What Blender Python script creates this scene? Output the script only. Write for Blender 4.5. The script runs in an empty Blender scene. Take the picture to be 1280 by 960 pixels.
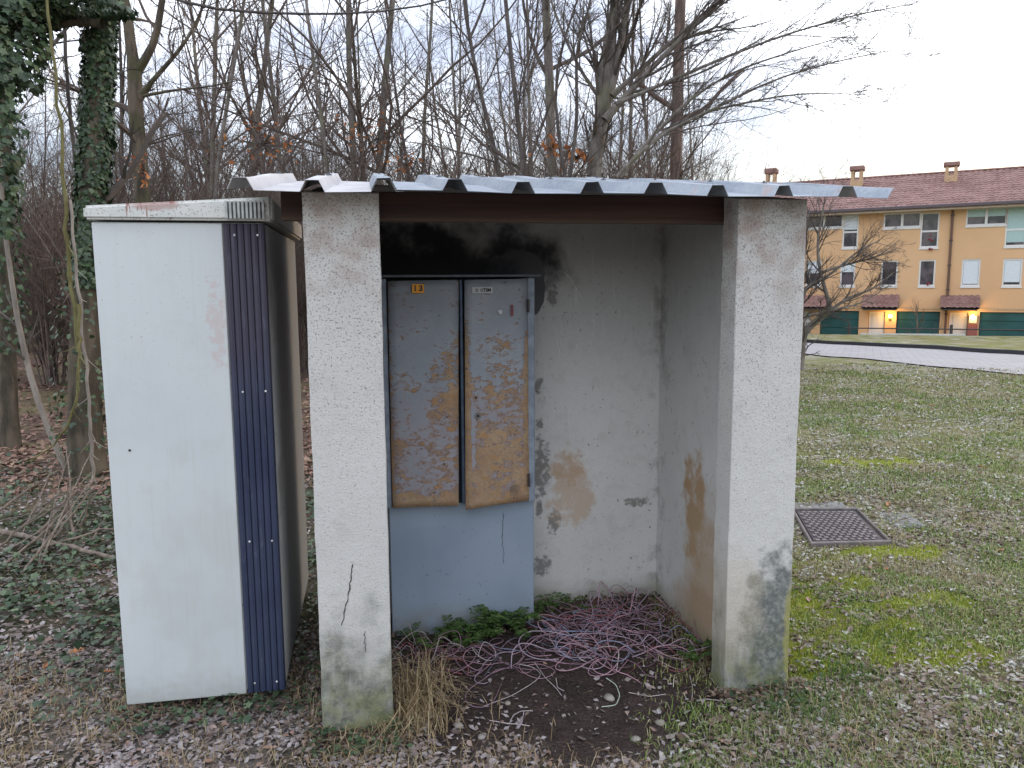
import bpy, bmesh, math, random
import numpy as np
from mathutils import Vector, Matrix, noise as mnoise
S = bpy.context.scene
C = S.collection
rng = np.random.default_rng(7)
random.seed(7)

# ---------------------------------------------------------------- camera
F, PITCH, YAW, ROLL, EYE = 960.0, math.radians(7.25), math.radians(10.2), math.radians(0.35), 1.6
fw = np.array([math.sin(YAW)*math.cos(PITCH), math.cos(YAW)*math.cos(PITCH), -math.sin(PITCH)])
_r = np.array([math.cos(YAW), -math.sin(YAW), 0.0]); _u = np.cross(_r, fw)
rt = _r*math.cos(ROLL)-_u*math.sin(ROLL); up = _u*math.cos(ROLL)+_r*math.sin(ROLL)
camd = bpy.data.cameras.new('camera'); cam = bpy.data.objects.new('camera', camd); C.objects.link(cam)
camd.sensor_width = 36.0; camd.lens = F/1280*36; camd.clip_start = 0.05; camd.clip_end = 3000
M = Matrix(((rt[0], up[0], -fw[0], 0), (rt[1], up[1], -fw[1], 0), (rt[2], up[2], -fw[2], EYE), (0, 0, 0, 1)))
cam.matrix_world = M
S.camera = cam

# ---------------------------------------------------------------- sky, sun, exposure
SUN_EL, SUN_AZ = math.radians(7), math.radians(62)
w = bpy.data.worlds.new('World'); S.world = w; w.use_nodes = True
nt = w.node_tree; nt.nodes.clear()
def wn(t): return nt.nodes.new(t)
sky = wn('ShaderNodeTexSky'); sky.sky_type = 'NISHITA'; sky.sun_disc = False
sky.sun_elevation = SUN_EL; sky.sun_rotation = SUN_AZ; sky.air_density = 1.0; sky.dust_density = 1.5; sky.ozone_density = 1.5
geo = wn('ShaderNodeTexCoord')
nz = wn('ShaderNodeTexNoise'); nz.inputs['Scale'].default_value = 2.2; nz.inputs['Detail'].default_value = 5; nz.inputs['Roughness'].default_value = 0.55
mpg = wn('ShaderNodeMapping'); mpg.inputs['Scale'].default_value = (1, 1, 2.2); mpg.inputs['Location'].default_value = (.4, .2, 0)
nt.links.new(geo.outputs['Generated'], mpg.inputs['Vector']); nt.links.new(mpg.outputs[0], nz.inputs['Vector'])
rmp = wn('ShaderNodeValToRGB')
rmp.color_ramp.elements[0].position = 0.40; rmp.color_ramp.elements[0].color = (4.7, 5.2, 6.6, 1)
rmp.color_ramp.elements[1].position = 0.58; rmp.color_ramp.elements[1].color = (12.9, 13.3, 14.2, 1)
nt.links.new(nz.outputs['Fac'], rmp.inputs[0])
mx = wn('ShaderNodeMix'); mx.data_type = 'RGBA'; mx.inputs['Factor'].default_value = 0.72
sep = wn('ShaderNodeSeparateXYZ'); nt.links.new(geo.outputs['Generated'], sep.inputs[0])
elv = wn('ShaderNodeMapRange'); elv.interpolation_type = 'SMOOTHSTEP'; elv.inputs[1].default_value = 0.0; elv.inputs[2].default_value = .26; elv.inputs[3].default_value = .06; elv.inputs[4].default_value = .80
nt.links.new(sep.outputs[2], elv.inputs[0]); nt.links.new(elv.outputs[0], mx.inputs['Factor'])
nt.links.new(sky.outputs[0], mx.inputs['A']); nt.links.new(rmp.outputs[0], mx.inputs['B'])
bg = wn('ShaderNodeBackground'); bg.inputs['Strength'].default_value = 0.11
nt.links.new(mx.outputs['Result'], bg.inputs['Color'])
wo = wn('ShaderNodeOutputWorld'); nt.links.new(bg.outputs[0], wo.inputs['Surface'])
sd = bpy.data.lights.new('sun', 'SUN'); sd.energy = 0.5; sd.angle = math.radians(45); sd.color = (1, .86, .68)
sun = bpy.data.objects.new('sun', sd); C.objects.link(sun)
dv = Vector((math.sin(SUN_AZ)*math.cos(SUN_EL), math.cos(SUN_AZ)*math.cos(SUN_EL), math.sin(SUN_EL)))
sun.rotation_euler = dv.to_track_quat('Z', 'Y').to_euler(); sun.location = (10, 10, 20)
S.view_settings.view_transform = 'Standard'; S.view_settings.look = 'None'
S.view_settings.exposure = 0.90; S.view_settings.gamma = 1.0
S.view_settings.use_curve_mapping = False

# ---------------------------------------------------------------- pixel -> place helpers
O3 = np.array([0, 0, EYE])
def ray(px, py): return fw+rt*(px-640)/F-up*(py-480)/F
def at_depth(px, py, d): return O3+ray(px, py)*d
def on_y(px, py, y): r = ray(px, py); return O3+r*(y/r[1])
def c2w(xc, yc): return (xc*math.cos(YAW)+yc*math.sin(YAW), -xc*math.sin(YAW)+yc*math.cos(YAW))
def w2c(x, y): return (x*math.cos(YAW)-y*math.sin(YAW), x*math.sin(YAW)+y*math.cos(YAW))

# ---------------------------------------------------------------- numpy noise
def _hash(ix, iy, s):
    h = (ix.astype(np.int64)*374761393+iy.astype(np.int64)*668265263+s*1274126177) & 0xffffffff
    h = ((h ^ (h >> 13))*1274126177) & 0xffffffff
    return ((h ^ (h >> 16)) & 0xffff)/65535.0
def vnoise(x, y, s=0):
    x = np.asarray(x, float); y = np.asarray(y, float)
    ix = np.floor(x); iy = np.floor(y); fx = x-ix; fy = y-iy
    fx = fx*fx*(3-2*fx); fy = fy*fy*(3-2*fy)
    a = _hash(ix, iy, s); b = _hash(ix+1, iy, s); c = _hash(ix, iy+1, s); d = _hash(ix+1, iy+1, s)
    return (a*(1-fx)+b*fx)*(1-fy)+(c*(1-fx)+d*fx)*fy
def fbm(x, y, s=0, o=4):
    r = 0; a = .5; t = 0
    for k in range(o):
        r = r+a*vnoise(np.asarray(x)*2**k, np.asarray(y)*2**k, s+k*17); t += a; a *= .5
    return r/t
def sstep(a, b, x): t = np.clip((x-a)/(b-a), 0, 1); return t*t*(3-2*t)

# ---------------------------------------------------------------- terrain height
UF = c2w(0.872, -0.489)                       # along the far terrace, to the right
NF = (-UF[1]*-1, UF[0]*-1)                    # placeholder, fixed below
P0 = c2w(22.3, 42.0)
NF = (UF[1], -UF[0])                          # from the facade towards the camera side
if (NF[0]*(0-P0[0])+NF[1]*(0-P0[1])) < 0: NF = (-NF[0], -NF[1])
BASE_Z = -2.35
def height(x, y):
    x = np.asarray(x, float); y = np.asarray(y, float)
    xc, yc = w2c(x, y)
    ang = xc/np.maximum(yc, 1.0)
    right = sstep(0.10, 0.36, ang)
    z = -.029*np.clip(yc-6, 0, 60)*right
    df = (x-P0[0])*NF[0]+(y-P0[1])*NF[1]
    z2 = BASE_Z+(z-BASE_Z)*sstep(2.2, 4.2, df)
    z = np.where(right > 0, z+(z2-z)*right, z)
    wood = (1-right)*np.clip(yc-9, 0, 60)
    z = z+.012*wood
    r = np.hypot(x, y)
    und = (fbm(x*.45, y*.45, 5, 3)-.5)*.22*sstep(5, 11, r)*sstep(4.2, 8, df)
    mic = (fbm(x*5, y*5, 9, 3)-.5)*.035
    return z+und*(1-.55*right)+mic*(1-sstep(8, 20, r))
def hz(x, y): return float(height(x, y))
def on_ground(px, py):
    r = ray(px, py); a, b = 0.5, 80.0
    prev = a
    for t in np.concatenate([np.linspace(.8, 12, 120), np.linspace(12, 90, 200)]):
        p = O3+r*t
        if p[2] < hz(p[0], p[1]):
            lo, hi = prev, t
            for _ in range(18):
                m = (lo+hi)/2; p = O3+r*m
                if p[2] < hz(p[0], p[1]): hi = m
                else: lo = m
            return O3+r*hi
        prev = t
    return O3+r*60

# ---------------------------------------------------------------- object helpers
def props(o, label=None, cat=None, group=None, kind=None):
    if label: o['label'] = label
    if cat: o['category'] = cat
    if group: o['group'] = group
    if kind: o['kind'] = kind
    return o
def empty(name, loc, label, cat, group=None, rz=0.0):
    o = bpy.data.objects.new(name, None); C.objects.link(o); o.location = loc; o.rotation_euler = (0, 0, rz)
    o.empty_display_size = .1
    o['base'] = 0; del o['base']
    return props(o, label, cat, group)
def link(name, me, mat, parent=None, local=False):
    if mat: me.materials.append(mat)
    o = bpy.data.objects.new(name, me); C.objects.link(o)
    if parent is not None:
        o.parent = parent
        if not local:
            l = Vector((0, 0, 0)); p = parent
            while p: l += Vector(p.location); p = p.parent
            o.location = -l
    return o
def from_bm(name, bm, mat, parent=None, smooth=False, local=False):
    me = bpy.data.meshes.new(name); bm.normal_update(); bm.to_mesh(me); bm.free()
    if smooth:
        me.polygons.foreach_set('use_smooth', [True]*len(me.polygons))
    return link(name, me, mat, parent, local)
def np_mesh(name, V, Fc, smooth=False, cols=None):
    """V (n,3); Fc list of (m,k) int arrays"""
    me = bpy.data.meshes.new(name); V = np.ascontiguousarray(V, dtype=np.float32)
    me.vertices.add(len(V)); me.vertices.foreach_set('co', V.ravel())
    if not isinstance(Fc, list): Fc = [Fc]
    Fc = [f for f in Fc if len(f)]
    nl = sum(f.size for f in Fc); npoly = sum(len(f) for f in Fc)
    me.loops.add(nl); me.polygons.add(npoly)
    me.loops.foreach_set('vertex_index', np.concatenate([f.ravel() for f in Fc]).astype(np.int32))
    tot = np.concatenate([np.full(len(f), f.shape[1]) for f in Fc]).astype(np.int32)
    st = np.concatenate([[0], np.cumsum(tot)[:-1]]).astype(np.int32)
    me.polygons.foreach_set('loop_start', st)
    try: me.polygons.foreach_set('loop_total', tot)
    except Exception: pass
    me.polygons.foreach_set('use_smooth', np.full(npoly, smooth))
    if cols is not None:
        a = me.color_attributes.new('Col', 'FLOAT_COLOR', 'POINT')
        c4 = np.ones((len(V), 4), np.float32); c4[:, :3] = cols
        a.data.foreach_set('color', c4.ravel())
    me.update(calc_edges=True); me.validate()
    return me
def box(bm, x0, x1, y0, y1, z0, z1, bev=0.0, top=None, seg=1):
    """axis box; top(x,y)->z optional sloped top"""
    vs = []
    for z in (z0, z1):
        for x, y in ((x0, y0), (x1, y0), (x1, y1), (x0, y1)):
            zz = z if (z == z0 or top is None) else top(x, y)
            vs.append(bm.verts.new((x, y, zz)))
    fs = [(3, 2, 1, 0), (4, 5, 6, 7), (0, 1, 5, 4), (1, 2, 6, 5), (2, 3, 7, 6), (3, 0, 4, 7)]
    ff = [bm.faces.new([vs[i] for i in f]) for f in fs]
    if bev > 0:
        es = list({e for f in ff for e in f.edges})
        bmesh.ops.bevel(bm, geom=es, offset=bev, segments=seg, profile=.5, affect='EDGES')
def mkbox(name, mat, parent, *a, smooth=False, local=False, **k):
    bm = bmesh.new(); box(bm, *a, **k); return from_bm(name, bm, mat, parent, smooth, local)
def rough(bm, cut, amp, sc=8.0, keep=None):
    """subdivide long edges and roughen a masonry solid"""
    for _ in range(9):
        es = [e for e in bm.edges if e.calc_length() > cut]
        if not es: break
        bmesh.ops.subdivide_edges(bm, edges=es, cuts=1, use_grid_fill=True)
        if len(bm.verts) > 30000: break
    bm.normal_update()
    for v in bm.verts:
        n = v.normal; k = mnoise.fractal(v.co*sc, 1.0, 2.0, 3)
        sharp = len({tuple(round(c, 1) for c in f.normal) for f in v.link_faces}) > 1
        v.co += n*(k*amp*(2.4 if sharp else 1.0))
def tube_arr(P, R, k=4, cap=False):
    """P (M,n,3), R (M,n) -> verts, quads"""
    P = np.asarray(P, float); R = np.asarray(R, float); Mn, n, _ = P.shape
    T = np.gradient(P, axis=1); T /= np.linalg.norm(T, axis=2, keepdims=True)+1e-9
    ref = np.zeros_like(T); m = np.abs(T[..., 2:3]) > .8
    ref[..., 2] = 1; ref = np.where(m, np.array([1.0, .13, 0]), ref)
    ref = np.repeat(ref[:, :1], n, axis=1)
    U = np.cross(T, ref); U /= np.linalg.norm(U, axis=2, keepdims=True)+1e-9
    W = np.cross(T, U)
    a = np.arange(k)*2*np.pi/k
    V = P[:, :, None, :]+R[:, :, None, None]*(np.cos(a)[None, None, :, None]*U[:, :, None, :]+np.sin(a)[None, None, :, None]*W[:, :, None, :])
    V = V.reshape(-1, 3)
    i = np.arange(n-1)[:, None]*k; j = np.arange(k)[None, :]; j2 = (j+1) % k
    q = np.stack([i+j, i+j2, i+k+j2, i+k+j], axis=-1).reshape(-1, 4)
    Q = (q[None]+(np.arange(Mn)*n*k)[:, None, None]).reshape(-1, 4)
    return V, Q
def merge(parts):
    Vs, Qs, o = [], {}, 0
    for V, Q in parts:
        if not isinstance(Q, list): Q = [Q]
        for q in Q:
            if len(q): Qs.setdefault(q.shape[1], []).append(q+o)
        Vs.append(V); o += len(V)
    return np.concatenate(Vs), [np.concatenate(v) for v in Qs.values()]
def smooth_path(pts, n):
    pts = np.asarray(pts, float); d = np.r_[0, np.cumsum(np.linalg.norm(np.diff(pts, axis=0), axis=1))]
    t = np.linspace(0, d[-1], n); out = np.stack([np.interp(t, d, pts[:, i]) for i in range(3)], 1)
    for _ in range(2):
        out[1:-1] = .25*out[:-2]+.5*out[1:-1]+.25*out[2:]
    return out

# ---------------------------------------------------------------- node material helper
class Mat:
    def __init__(s, name, rough=.8, metal=0.0, spec=.5):
        s.m = bpy.data.materials.new(name); s.m.use_nodes = True; s.t = s.m.node_tree
        s.b = s.t.nodes['Principled BSDF']; s.b.inputs['Roughness'].default_value = rough
        s.b.inputs['Metallic'].default_value = metal; s.b.inputs['Specular IOR Level'].default_value = spec
        s._pos = None
    def n(s, t): return s.t.nodes.new(t)
    def pos(s):
        if s._pos is None: s._pos = s.n('ShaderNodeNewGeometry').outputs['Position']
        return s._pos
    def objc(s): return s.n('ShaderNodeTexCoord').outputs['Object']
    def L(s, a, b): s.t.links.new(a, b)
    def val(s, sock, v):
        if isinstance(v, (int, float)): sock.default_value = v
        elif isinstance(v, (tuple, list)): sock.default_value = (tuple(v)+(1,))[:4] if len(sock.default_value) == 4 else v
        else: s.L(v, sock)
    def noise(s, scale, detail=4, rough=.55, vec=None, stretch=None, dist=0.0, w=None):
        q = s.n('ShaderNodeTexNoise'); q.inputs['Scale'].default_value = scale; q.inputs['Detail'].default_value = detail
        q.inputs['Roughness'].default_value = rough; q.inputs['Distortion'].default_value = dist
        v = vec if vec is not None else s.pos()
        if stretch or w:
            mp = s.n('ShaderNodeMapping'); s.L(v, mp.inputs[0]); mp.inputs['Scale'].default_value = stretch or (1, 1, 1)
            if w: mp.inputs['Location'].default_value = w
            v = mp.outputs[0]
        s.L(v, q.inputs['Vector']); return q.outputs['Fac']
    def ss(s, x, a, b, lo=0.0, hi=1.0):
        q = s.n('ShaderNodeMapRange'); q.interpolation_type = 'SMOOTHSTEP'
        s.val(q.inputs[0], x); q.inputs[1].default_value = a; q.inputs[2].default_value = b
        q.inputs[3].default_value = lo; q.inputs[4].default_value = hi
        return q.outputs[0]
    def math(s, op, a, b=None, c=None):
        q = s.n('ShaderNodeMath'); q.operation = op; s.val(q.inputs[0], a)
        if b is not None: s.val(q.inputs[1], b)
        if c is not None: s.val(q.inputs[2], c)
        return q.outputs[0]
    def mul(s, a, b): return s.math('MULTIPLY', a, b)
    def add(s, a, b): return s.math('ADD', a, b)
    def mix(s, f, a, b, mode='MIX'):
        q = s.n('ShaderNodeMix'); q.data_type = 'RGBA'; q.blend_type = mode
        s.val(q.inputs['Factor'], f); s.val(q.inputs['A'], a); s.val(q.inputs['B'], b); return q.outputs['Result']
    def xyz(s):
        q = s.n('ShaderNodeSeparateXYZ'); s.L(s.pos(), q.inputs[0]); return q.outputs
    def ramp(s, f, stops, interp='LINEAR'):
        q = s.n('ShaderNodeValToRGB'); r = q.color_ramp; r.interpolation = interp
        while len(r.elements) < len(stops): r.elements.new(.5)
        for e, (p, c) in zip(r.elements, stops): e.position = p; e.color = (*c, 1)
        s.val(q.inputs[0], f); return q.outputs[0]
    def ell(s, a, b, ca, cb, ra, rb, amp=.5, scale=9.0, soft=.35):
        """noisy elliptical patch in two coordinates"""
        da = s.math('DIVIDE', s.math('SUBTRACT', a, ca), ra); db = s.math('DIVIDE', s.math('SUBTRACT', b, cb), rb)
        d = s.add(s.mul(da, da), s.mul(db, db))
        d = s.add(d, s.mul(s.math('SUBTRACT', s.noise(scale, 4, .6), .5), amp*4))
        return s.ss(d, 1-soft, 1+soft, 1, 0)
    def base(s, c): s.val(s.b.inputs['Base Color'], c); return s
    def bump(s, h, strength=.4, dist=.004):
        q = s.n('ShaderNodeBump'); q.inputs['Strength'].default_value = strength; q.inputs['Distance'].default_value = dist
        s.L(h, q.inputs['Height']); s.L(q.outputs[0], s.b.inputs['Normal']); return s
def simple(name, col, rough=.7, metal=0, var=.25, scale=20, bump=0.0, bd=.002, coord='obj'):
    m = Mat(name, rough, metal); v = m.objc() if coord == 'obj' else m.pos()
    n1 = m.noise(scale, 5, .6, vec=v)
    c = m.mix(m.ss(n1, .3, .7), tuple(x*(1-var) for x in col), tuple(min(1, x*(1+var)) for x in col))
    m.base(c)
    if bump: m.bump(n1, bump, bd)
    return m.m
def island_mat(name, stops, rough=.7, trans=0.0, var=None, spec=.3):
    m = Mat(name, rough, 0, spec); g = m.n('ShaderNodeNewGeometry')
    c = m.ramp(g.outputs['Random Per Island'], stops)
    n1 = m.noise(60, 3, .6)
    c = m.mix(m.ss(n1, .35, .65, 0, .35), c, m.mix(1.0, c, (.45, .42, .4), 'MULTIPLY'))
    m.base(c); return m.m
# ================================================================ GROUND
def lawn_mask(x, y):
    xc, yc = w2c(x, y)
    a = xc/np.maximum(yc, .5)
    a = a+(fbm(x*.7, y*.7, 31, 3)-.5)*.12
    return sstep(.16, .30, a)*sstep(2.2, 3.0, yc+.5*a)
def near_mask(x, y):
    xc, yc = w2c(x, y); return 1-sstep(2.7, 3.6, yc+(fbm(x*2, y*2, 41, 3)-.5)*.8)
def moss_mask(x, y):
    m = np.zeros_like(x)
    for cx, cy, rx, ry in ((1.98, 3.3, .38, .42), (2.3, 2.98, .35, .22), (1.75, 3.75, .2, .3), (3.0, 3.95, .3, .12), (2.05, 3.9, .35, .1), (1.75, 3.0, .14, .3), (2.2, 3.55, .5, .12), (2.05, 2.75, .3, .12), (2.75, 3.3, .3, .1), (3.35, 7.2, .6, .3), (4.6, 6.2, .5, .2), (2.9, 5.6, .5, .25)):
        m = np.maximum(m, 1-sstep(.5, 1.2, np.hypot((x-cx)/rx, (y-cy)/ry)+(fbm(x*7, y*7, 51, 4)-.5)*2.6+(fbm(x*22, y*22, 52, 2)-.5)*1.0))
    return m
def soil_mask(x, y):
    d = np.hypot((x-.76)/.88, (y-2.92)/.66)
    return 1-sstep(.75, 1.15, d+(fbm(x*4, y*4, 61, 4)-.5)*.5)
def ground_cols(x, y):
    X, Y = x, y
    n1 = fbm(X*1.7, Y*1.7, 1)[..., None]; n2 = fbm(X*6, Y*6, 2)[..., None]; n3 = fbm(X*22, Y*22, 3)[..., None]
    lawn = np.array([.235, .25, .085])+(np.array([.33, .285, .17])-np.array([.235, .25, .085]))*sstep(.38, .66, n1*.5+n2*.5)
    frost = sstep(.52, .64, n2*.6+fbm(X*.8, Y*.8, 8)[..., None]*.4)
    lawn = lawn*(1-.5*frost)+np.array([.50, .50, .45])*.5*frost
    wood = np.array([.17, .115, .088])+(np.array([.24, .20, .11])-np.array([.17, .115, .088]))*sstep(.45, .7, n1)
    near = np.array([.15, .13, .11])+(np.array([.27, .24, .22])-np.array([.15, .13, .11]))*sstep(.4, .65, n2)
    soil = np.array([.095, .068, .060])*(.7+.6*n2)
    lm = lawn_mask(x, y)[..., None]; nm = near_mask(x, y)[..., None]; sm = soil_mask(x, y)[..., None]
    xc, yc = w2c(x, y)
    left = (1-sstep(6.2, 7.4, yc+(fbm(x*1.5, y*1.5, 77, 3)-.5)*2))[..., None]
    ivyc = np.array([.085, .09, .05])+(np.array([.19, .155, .11])-np.array([.085, .09, .05]))*sstep(.4, .7, n2)
    c = wood*(1-left)+ivyc*left
    c = c*(1-lm)+lawn*lm
    c = c*(1-nm*.8)+near*nm*.8
    c = c*(1-sm)+soil*sm
    mm = moss_mask(x, y)[..., None]
    c = c*(1-mm)+np.array([.38, .43, .06])*(.55+.95*n3)*mm
    return c*(.72+.56*n3)
xs = np.unique(np.concatenate([-np.geomspace(3.6, 400, 60), np.arange(-3.6, 5.4, .035), np.arange(5.4, 30, .4), np.geomspace(30, 500, 30)]))
ys = np.unique(np.concatenate([-np.geomspace(1, 60, 12), np.arange(-1, 1.4, .3), np.arange(1.4, 8, .035), np.arange(8, 20, .12), np.arange(20, 62, .5), np.geomspace(62, 600, 24)]))
GX, GY = np.meshgrid(xs, ys)
GZ = height(GX.ravel(), GY.ravel())
GC = ground_cols(GX.ravel(), GY.ravel())
nx, ny = len(xs), len(ys)
i0 = (np.arange(ny-1)[:, None]*nx+np.arange(nx-1)[None, :]).ravel()
gq = np.stack([i0, i0+1, i0+nx+1, i0+nx], 1)
m = Mat('ground', .95, 0, .2)
ca = m.n('ShaderNodeVertexColor'); ca.layer_name = 'Col'
n1 = m.noise(90, 5, .7); n2 = m.noise(14, 6, .7)
c = m.mix(1.0, ca.outputs['Color'], m.mix(m.ss(n1, .3, .7), (.55, .55, .58), (1.35, 1.32, 1.28)), 'MULTIPLY')
c = m.mix(m.ss(n2, .62, .72, 0, .5), c, (.30, .29, .27))
m.base(c).bump(m.add(n1, m.mul(n2, 1.5)), .9, .03)
MG = m.m
gm = np_mesh('ground', np.stack([GX.ravel(), GY.ravel(), GZ], 1), gq, True, GC)
props(link('ground', gm, MG), kind='structure')

# ---------------------------------------------------------------- road (a curved strip lying on the slope)
ra = [on_ground(1005, 443), on_ground(1280, 470)]; rb = [on_ground(1005, 429), on_ground(1280, 445)]
def ext(p, q, t): return p+(q-p)*t
mr = Mat('road_pavers', .85)
br = mr.n('ShaderNodeTexBrick'); br.inputs['Scale'].default_value = 1.0; br.inputs['Brick Width'].default_value = .42; br.inputs['Row Height'].default_value = .21
br.inputs['Mortar Size'].default_value = .012; br.inputs['Color1'].default_value = (.35, .335, .335, 1); br.inputs['Color2'].default_value = (.42, .40, .40, 1); br.inputs['Mortar'].default_value = (.24, .22, .22, 1)
mp = mr.n('ShaderNodeMapping'); mp.inputs['Rotation'].default_value = (0, 0, math.radians(35)); mr.L(mr.pos(), mp.inputs[0]); mr.L(mp.outputs[0], br.inputs['Vector'])
mr.base(mr.mix(mr.ss(mr.noise(1.3, 5), .4, .7, 0, .5), br.outputs['Color'], (.40, .385, .39)))
MR = mr.m
ts = np.linspace(-4, 2.2, 90)
def road_strip(name, fa, fb, lift, mat, kind='structure', thick=0.0, nacross=7):
    V = []; nn = nacross
    for t in ts:
        A = fa(t); B = fb(t)
        for k in range(nn):
            p = A+(B-A)*k/(nn-1); V.append((p[0], p[1], hz(p[0], p[1])+lift))
    V = np.array(V); i = (np.arange(len(ts)-1)[:, None]*nn+np.arange(nn-1)[None, :]).ravel()
    Q = [np.stack([i, i+1, i+nn+1, i+nn], 1)]
    if thick:
        n0 = len(V); V2 = V.copy(); V2[:, 2] -= thick; V = np.r_[V, V2]
        r = np.arange(len(ts)-1)*nn
        Q.append(np.stack([r, r+nn, r+nn+n0, r+n0], 1)); Q.append(np.stack([r+nn-1+n0, r+nn-1+nn+n0, r+nn-1+nn, r+nn-1], 1))
        Q = [np.concatenate(Q)]
    return props(link(name, np_mesh(name, V, Q, False), mat), kind=kind)
fA = lambda t: ext(ra[0], ra[1], t); fB = lambda t: ext(rb[0], rb[1], t)
road_strip('road', fA, fB, .03, MR)
def fK(w):
    def f(t):
        d = fB(t)-fA(t); d = d/np.linalg.norm(d); return fB(t)+d*w
    return f
road_strip('kerb', fK(0.0), fK(.28), .15, simple('kerb_stone', (.035, .035, .04), .8), thick=.2, nacross=2)

# ================================================================ MASONRY SHELTER
def stucco(name, tint=(.69, .68, .655), speck=.5, inner=False):
    m = Mat(name, .9, 0, .3); X, Y, Z = m.xyz()
    n_big = m.noise(2.2, 4); n_mid = m.noise(9, 5, .6); n_fine = m.noise(170, 3, .6)
    c = m.mix(m.ss(n_big, .35, .65), tuple(v*.93 for v in tint), tint)
    c = m.mix(m.ss(n_mid, .5, .75, 0, .35), c, (.47, .46, .42))
    if not inner:
        # dark lichen specks, denser towards the top; green-grey damp at the foot
        vo = m.noise(150, 3, .6); top = m.ss(Z, .5, 1.9, 0.0, .085)
        sp = m.ss(m.add(vo, top), .625, .70)
        c = m.mix(m.mul(sp, .7), c, (.20, .17, .16))
        rd = m.mul(m.ss(Z, 1.35, 1.9), m.ss(n_mid, .42, .62, 0, .55))
        c = m.mix(rd, c, (.36, .235, .20))
        streak = m.noise(16, 4, .6, stretch=(1, 1, .25))
        foot = m.ss(m.add(Z, m.mul(m.math('SUBTRACT', n_mid, .5), .75)), .12, .52, 1, 0)
        c = m.mix(m.mul(foot, m.ss(streak, .3, .6, .5, 1.0)), c, m.mix(m.ss(m.noise(24, 6, .7), .38, .65), (.14, .15, .12), (.34, .34, .27)))
        # the big dark damp patch on the right pillar, a yellowish one at its corner
        rp = m.mul(m.ell(X, Z, 1.56, .24, .17, .30, amp=1.1, scale=11, soft=.5), m.ss(X, 1.30, 1.31))
        c = m.mix(m.mul(rp, .88), c, m.mix(m.ss(m.noise(40, 5, .7), .4, .66), (.115, .13, .125), (.30, .31, .28)))
        yl = m.mul(m.ell(X, Z, 1.60, .24, .035, .22, amp=.8, scale=14, soft=.5), m.ss(X, 1.30, 1.31)); c = m.mix(m.mul(yl, .7), c, (.42, .40, .12))
        tn = m.mul(m.ell(X, Z, 1.33, .36, .12, .22, amp=.9, scale=6, soft=.8), m.ss(X, 1.30, 1.31)); c = m.mix(m.mul(tn, .4), c, (.58, .50, .38))
        g = m.mul(m.ss(Z, -.02, .3, 1, 0), m.ss(m.noise(12, 4), .42, .6))
        c = m.mix(m.mul(g, .7), c, (.17, .19, .06))
    else:
        # interior: damp blotches, scratches, rust runs
        sp = m.ss(m.noise(52, 4, .6, stretch=(1, 1, .7)), .635, .675)
        c = m.mix(m.mul(sp, m.ss(m.noise(5, 3), .4, .6, .15, .75)), c, (.22, .20, .19))
        c = m.mix(m.mul(m.ss(m.noise(17, 6, .7), .56, .70), .35), c, (.42, .40, .37))
        up = m.ss(m.add(Z, m.mul(m.math('SUBTRACT', n_big, .5), .6)), .95, 1.75)  # roof shade painted into the plaster, darker towards the top
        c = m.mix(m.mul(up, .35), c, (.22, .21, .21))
        wh = m.mul(m.math('GREATER_THAN', m.noise(14, 2, .5, stretch=(6, 6, .35), dist=.6), .68), .35)
        c = m.mix(wh, c, (.75, .74, .72))
        back = m.ss(Y, 3.6, 3.62)
        def patch(c, msk, col, f=1.0): return m.mix(m.mul(msk, f), c, col)
        e = lambda *a, **k: m.mul(m.ell(X, Z, *a, **k), back)
        # dark cement repair; soot and painted-in roof shade round the cabinet top
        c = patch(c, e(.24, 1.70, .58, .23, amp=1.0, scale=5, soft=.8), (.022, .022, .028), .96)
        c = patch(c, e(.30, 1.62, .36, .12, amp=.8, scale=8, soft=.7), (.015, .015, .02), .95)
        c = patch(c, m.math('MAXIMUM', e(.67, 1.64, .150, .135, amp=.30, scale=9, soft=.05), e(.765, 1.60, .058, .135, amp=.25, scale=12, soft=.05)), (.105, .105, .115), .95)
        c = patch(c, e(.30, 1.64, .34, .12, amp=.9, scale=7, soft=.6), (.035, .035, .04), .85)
        for (a, b, ra_, rb_) in ((.795, .70, .045, .13), (.79, .93, .018, .03), (.79, 1.12, .02, .035), (.86, 1.55, .02, .045), (.80, .20, .045, .045), (.79, .5, .015, .05), (1.30, .5, .06, .02), (.87, .42, .03, .05)):
            c = patch(c, e(a, b, ra_, rb_, amp=2.0, scale=34, soft=.8), (.17, .155, .14), .75)
        c = patch(c, e(.96, .56, .10, .15, amp=2.2, scale=13, soft=1.0), (.55, .38, .24), .62)
        c = patch(c, e(.94, .70, .06, .08, amp=2.2, scale=20, soft=.9), (.50, .32, .18), .55)
        side = m.ss(Y, 3.59, 3.57)
        es = lambda *a, **k: m.mul(m.mul(m.ell(Y, Z, *a, **k), side), m.ss(X, 1.0, 1.1))
        c = patch(c, es(3.20, .60, .10, .22, amp=1.5, scale=12, soft=.9), (.46, .27, .11), .85)
        c = patch(c, es(3.05, .26, .20, .40, amp=.8, scale=6, soft=1.0), (.50, .36, .22), .8)
        c = patch(c, es(3.05, .1, .35, .16, amp=.3, scale=6, soft=.5), (.44, .30, .19), .6)
        cor = m.mul(m.ss(X, 1.34, 1.40), m.ss(n_mid, .45, .62, 0, .8)); cor = m.mul(cor, m.ss(Y, 3.52, 3.6))
        c = patch(c, cor, (.24, .22, .20), .6)
        c = patch(c, m.ss(m.add(Z, m.mul(m.math('SUBTRACT', n_mid, .5), .2)), .0, .14, 1, 0), (.27, .26, .17), .6)
    # hairline cracks
    c = m.mix(m.ss(n_fine, .3, .7, 0, .22), c, m.mix(1.0, c, (.6, .6, .6), 'MULTIPLY'))
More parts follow.
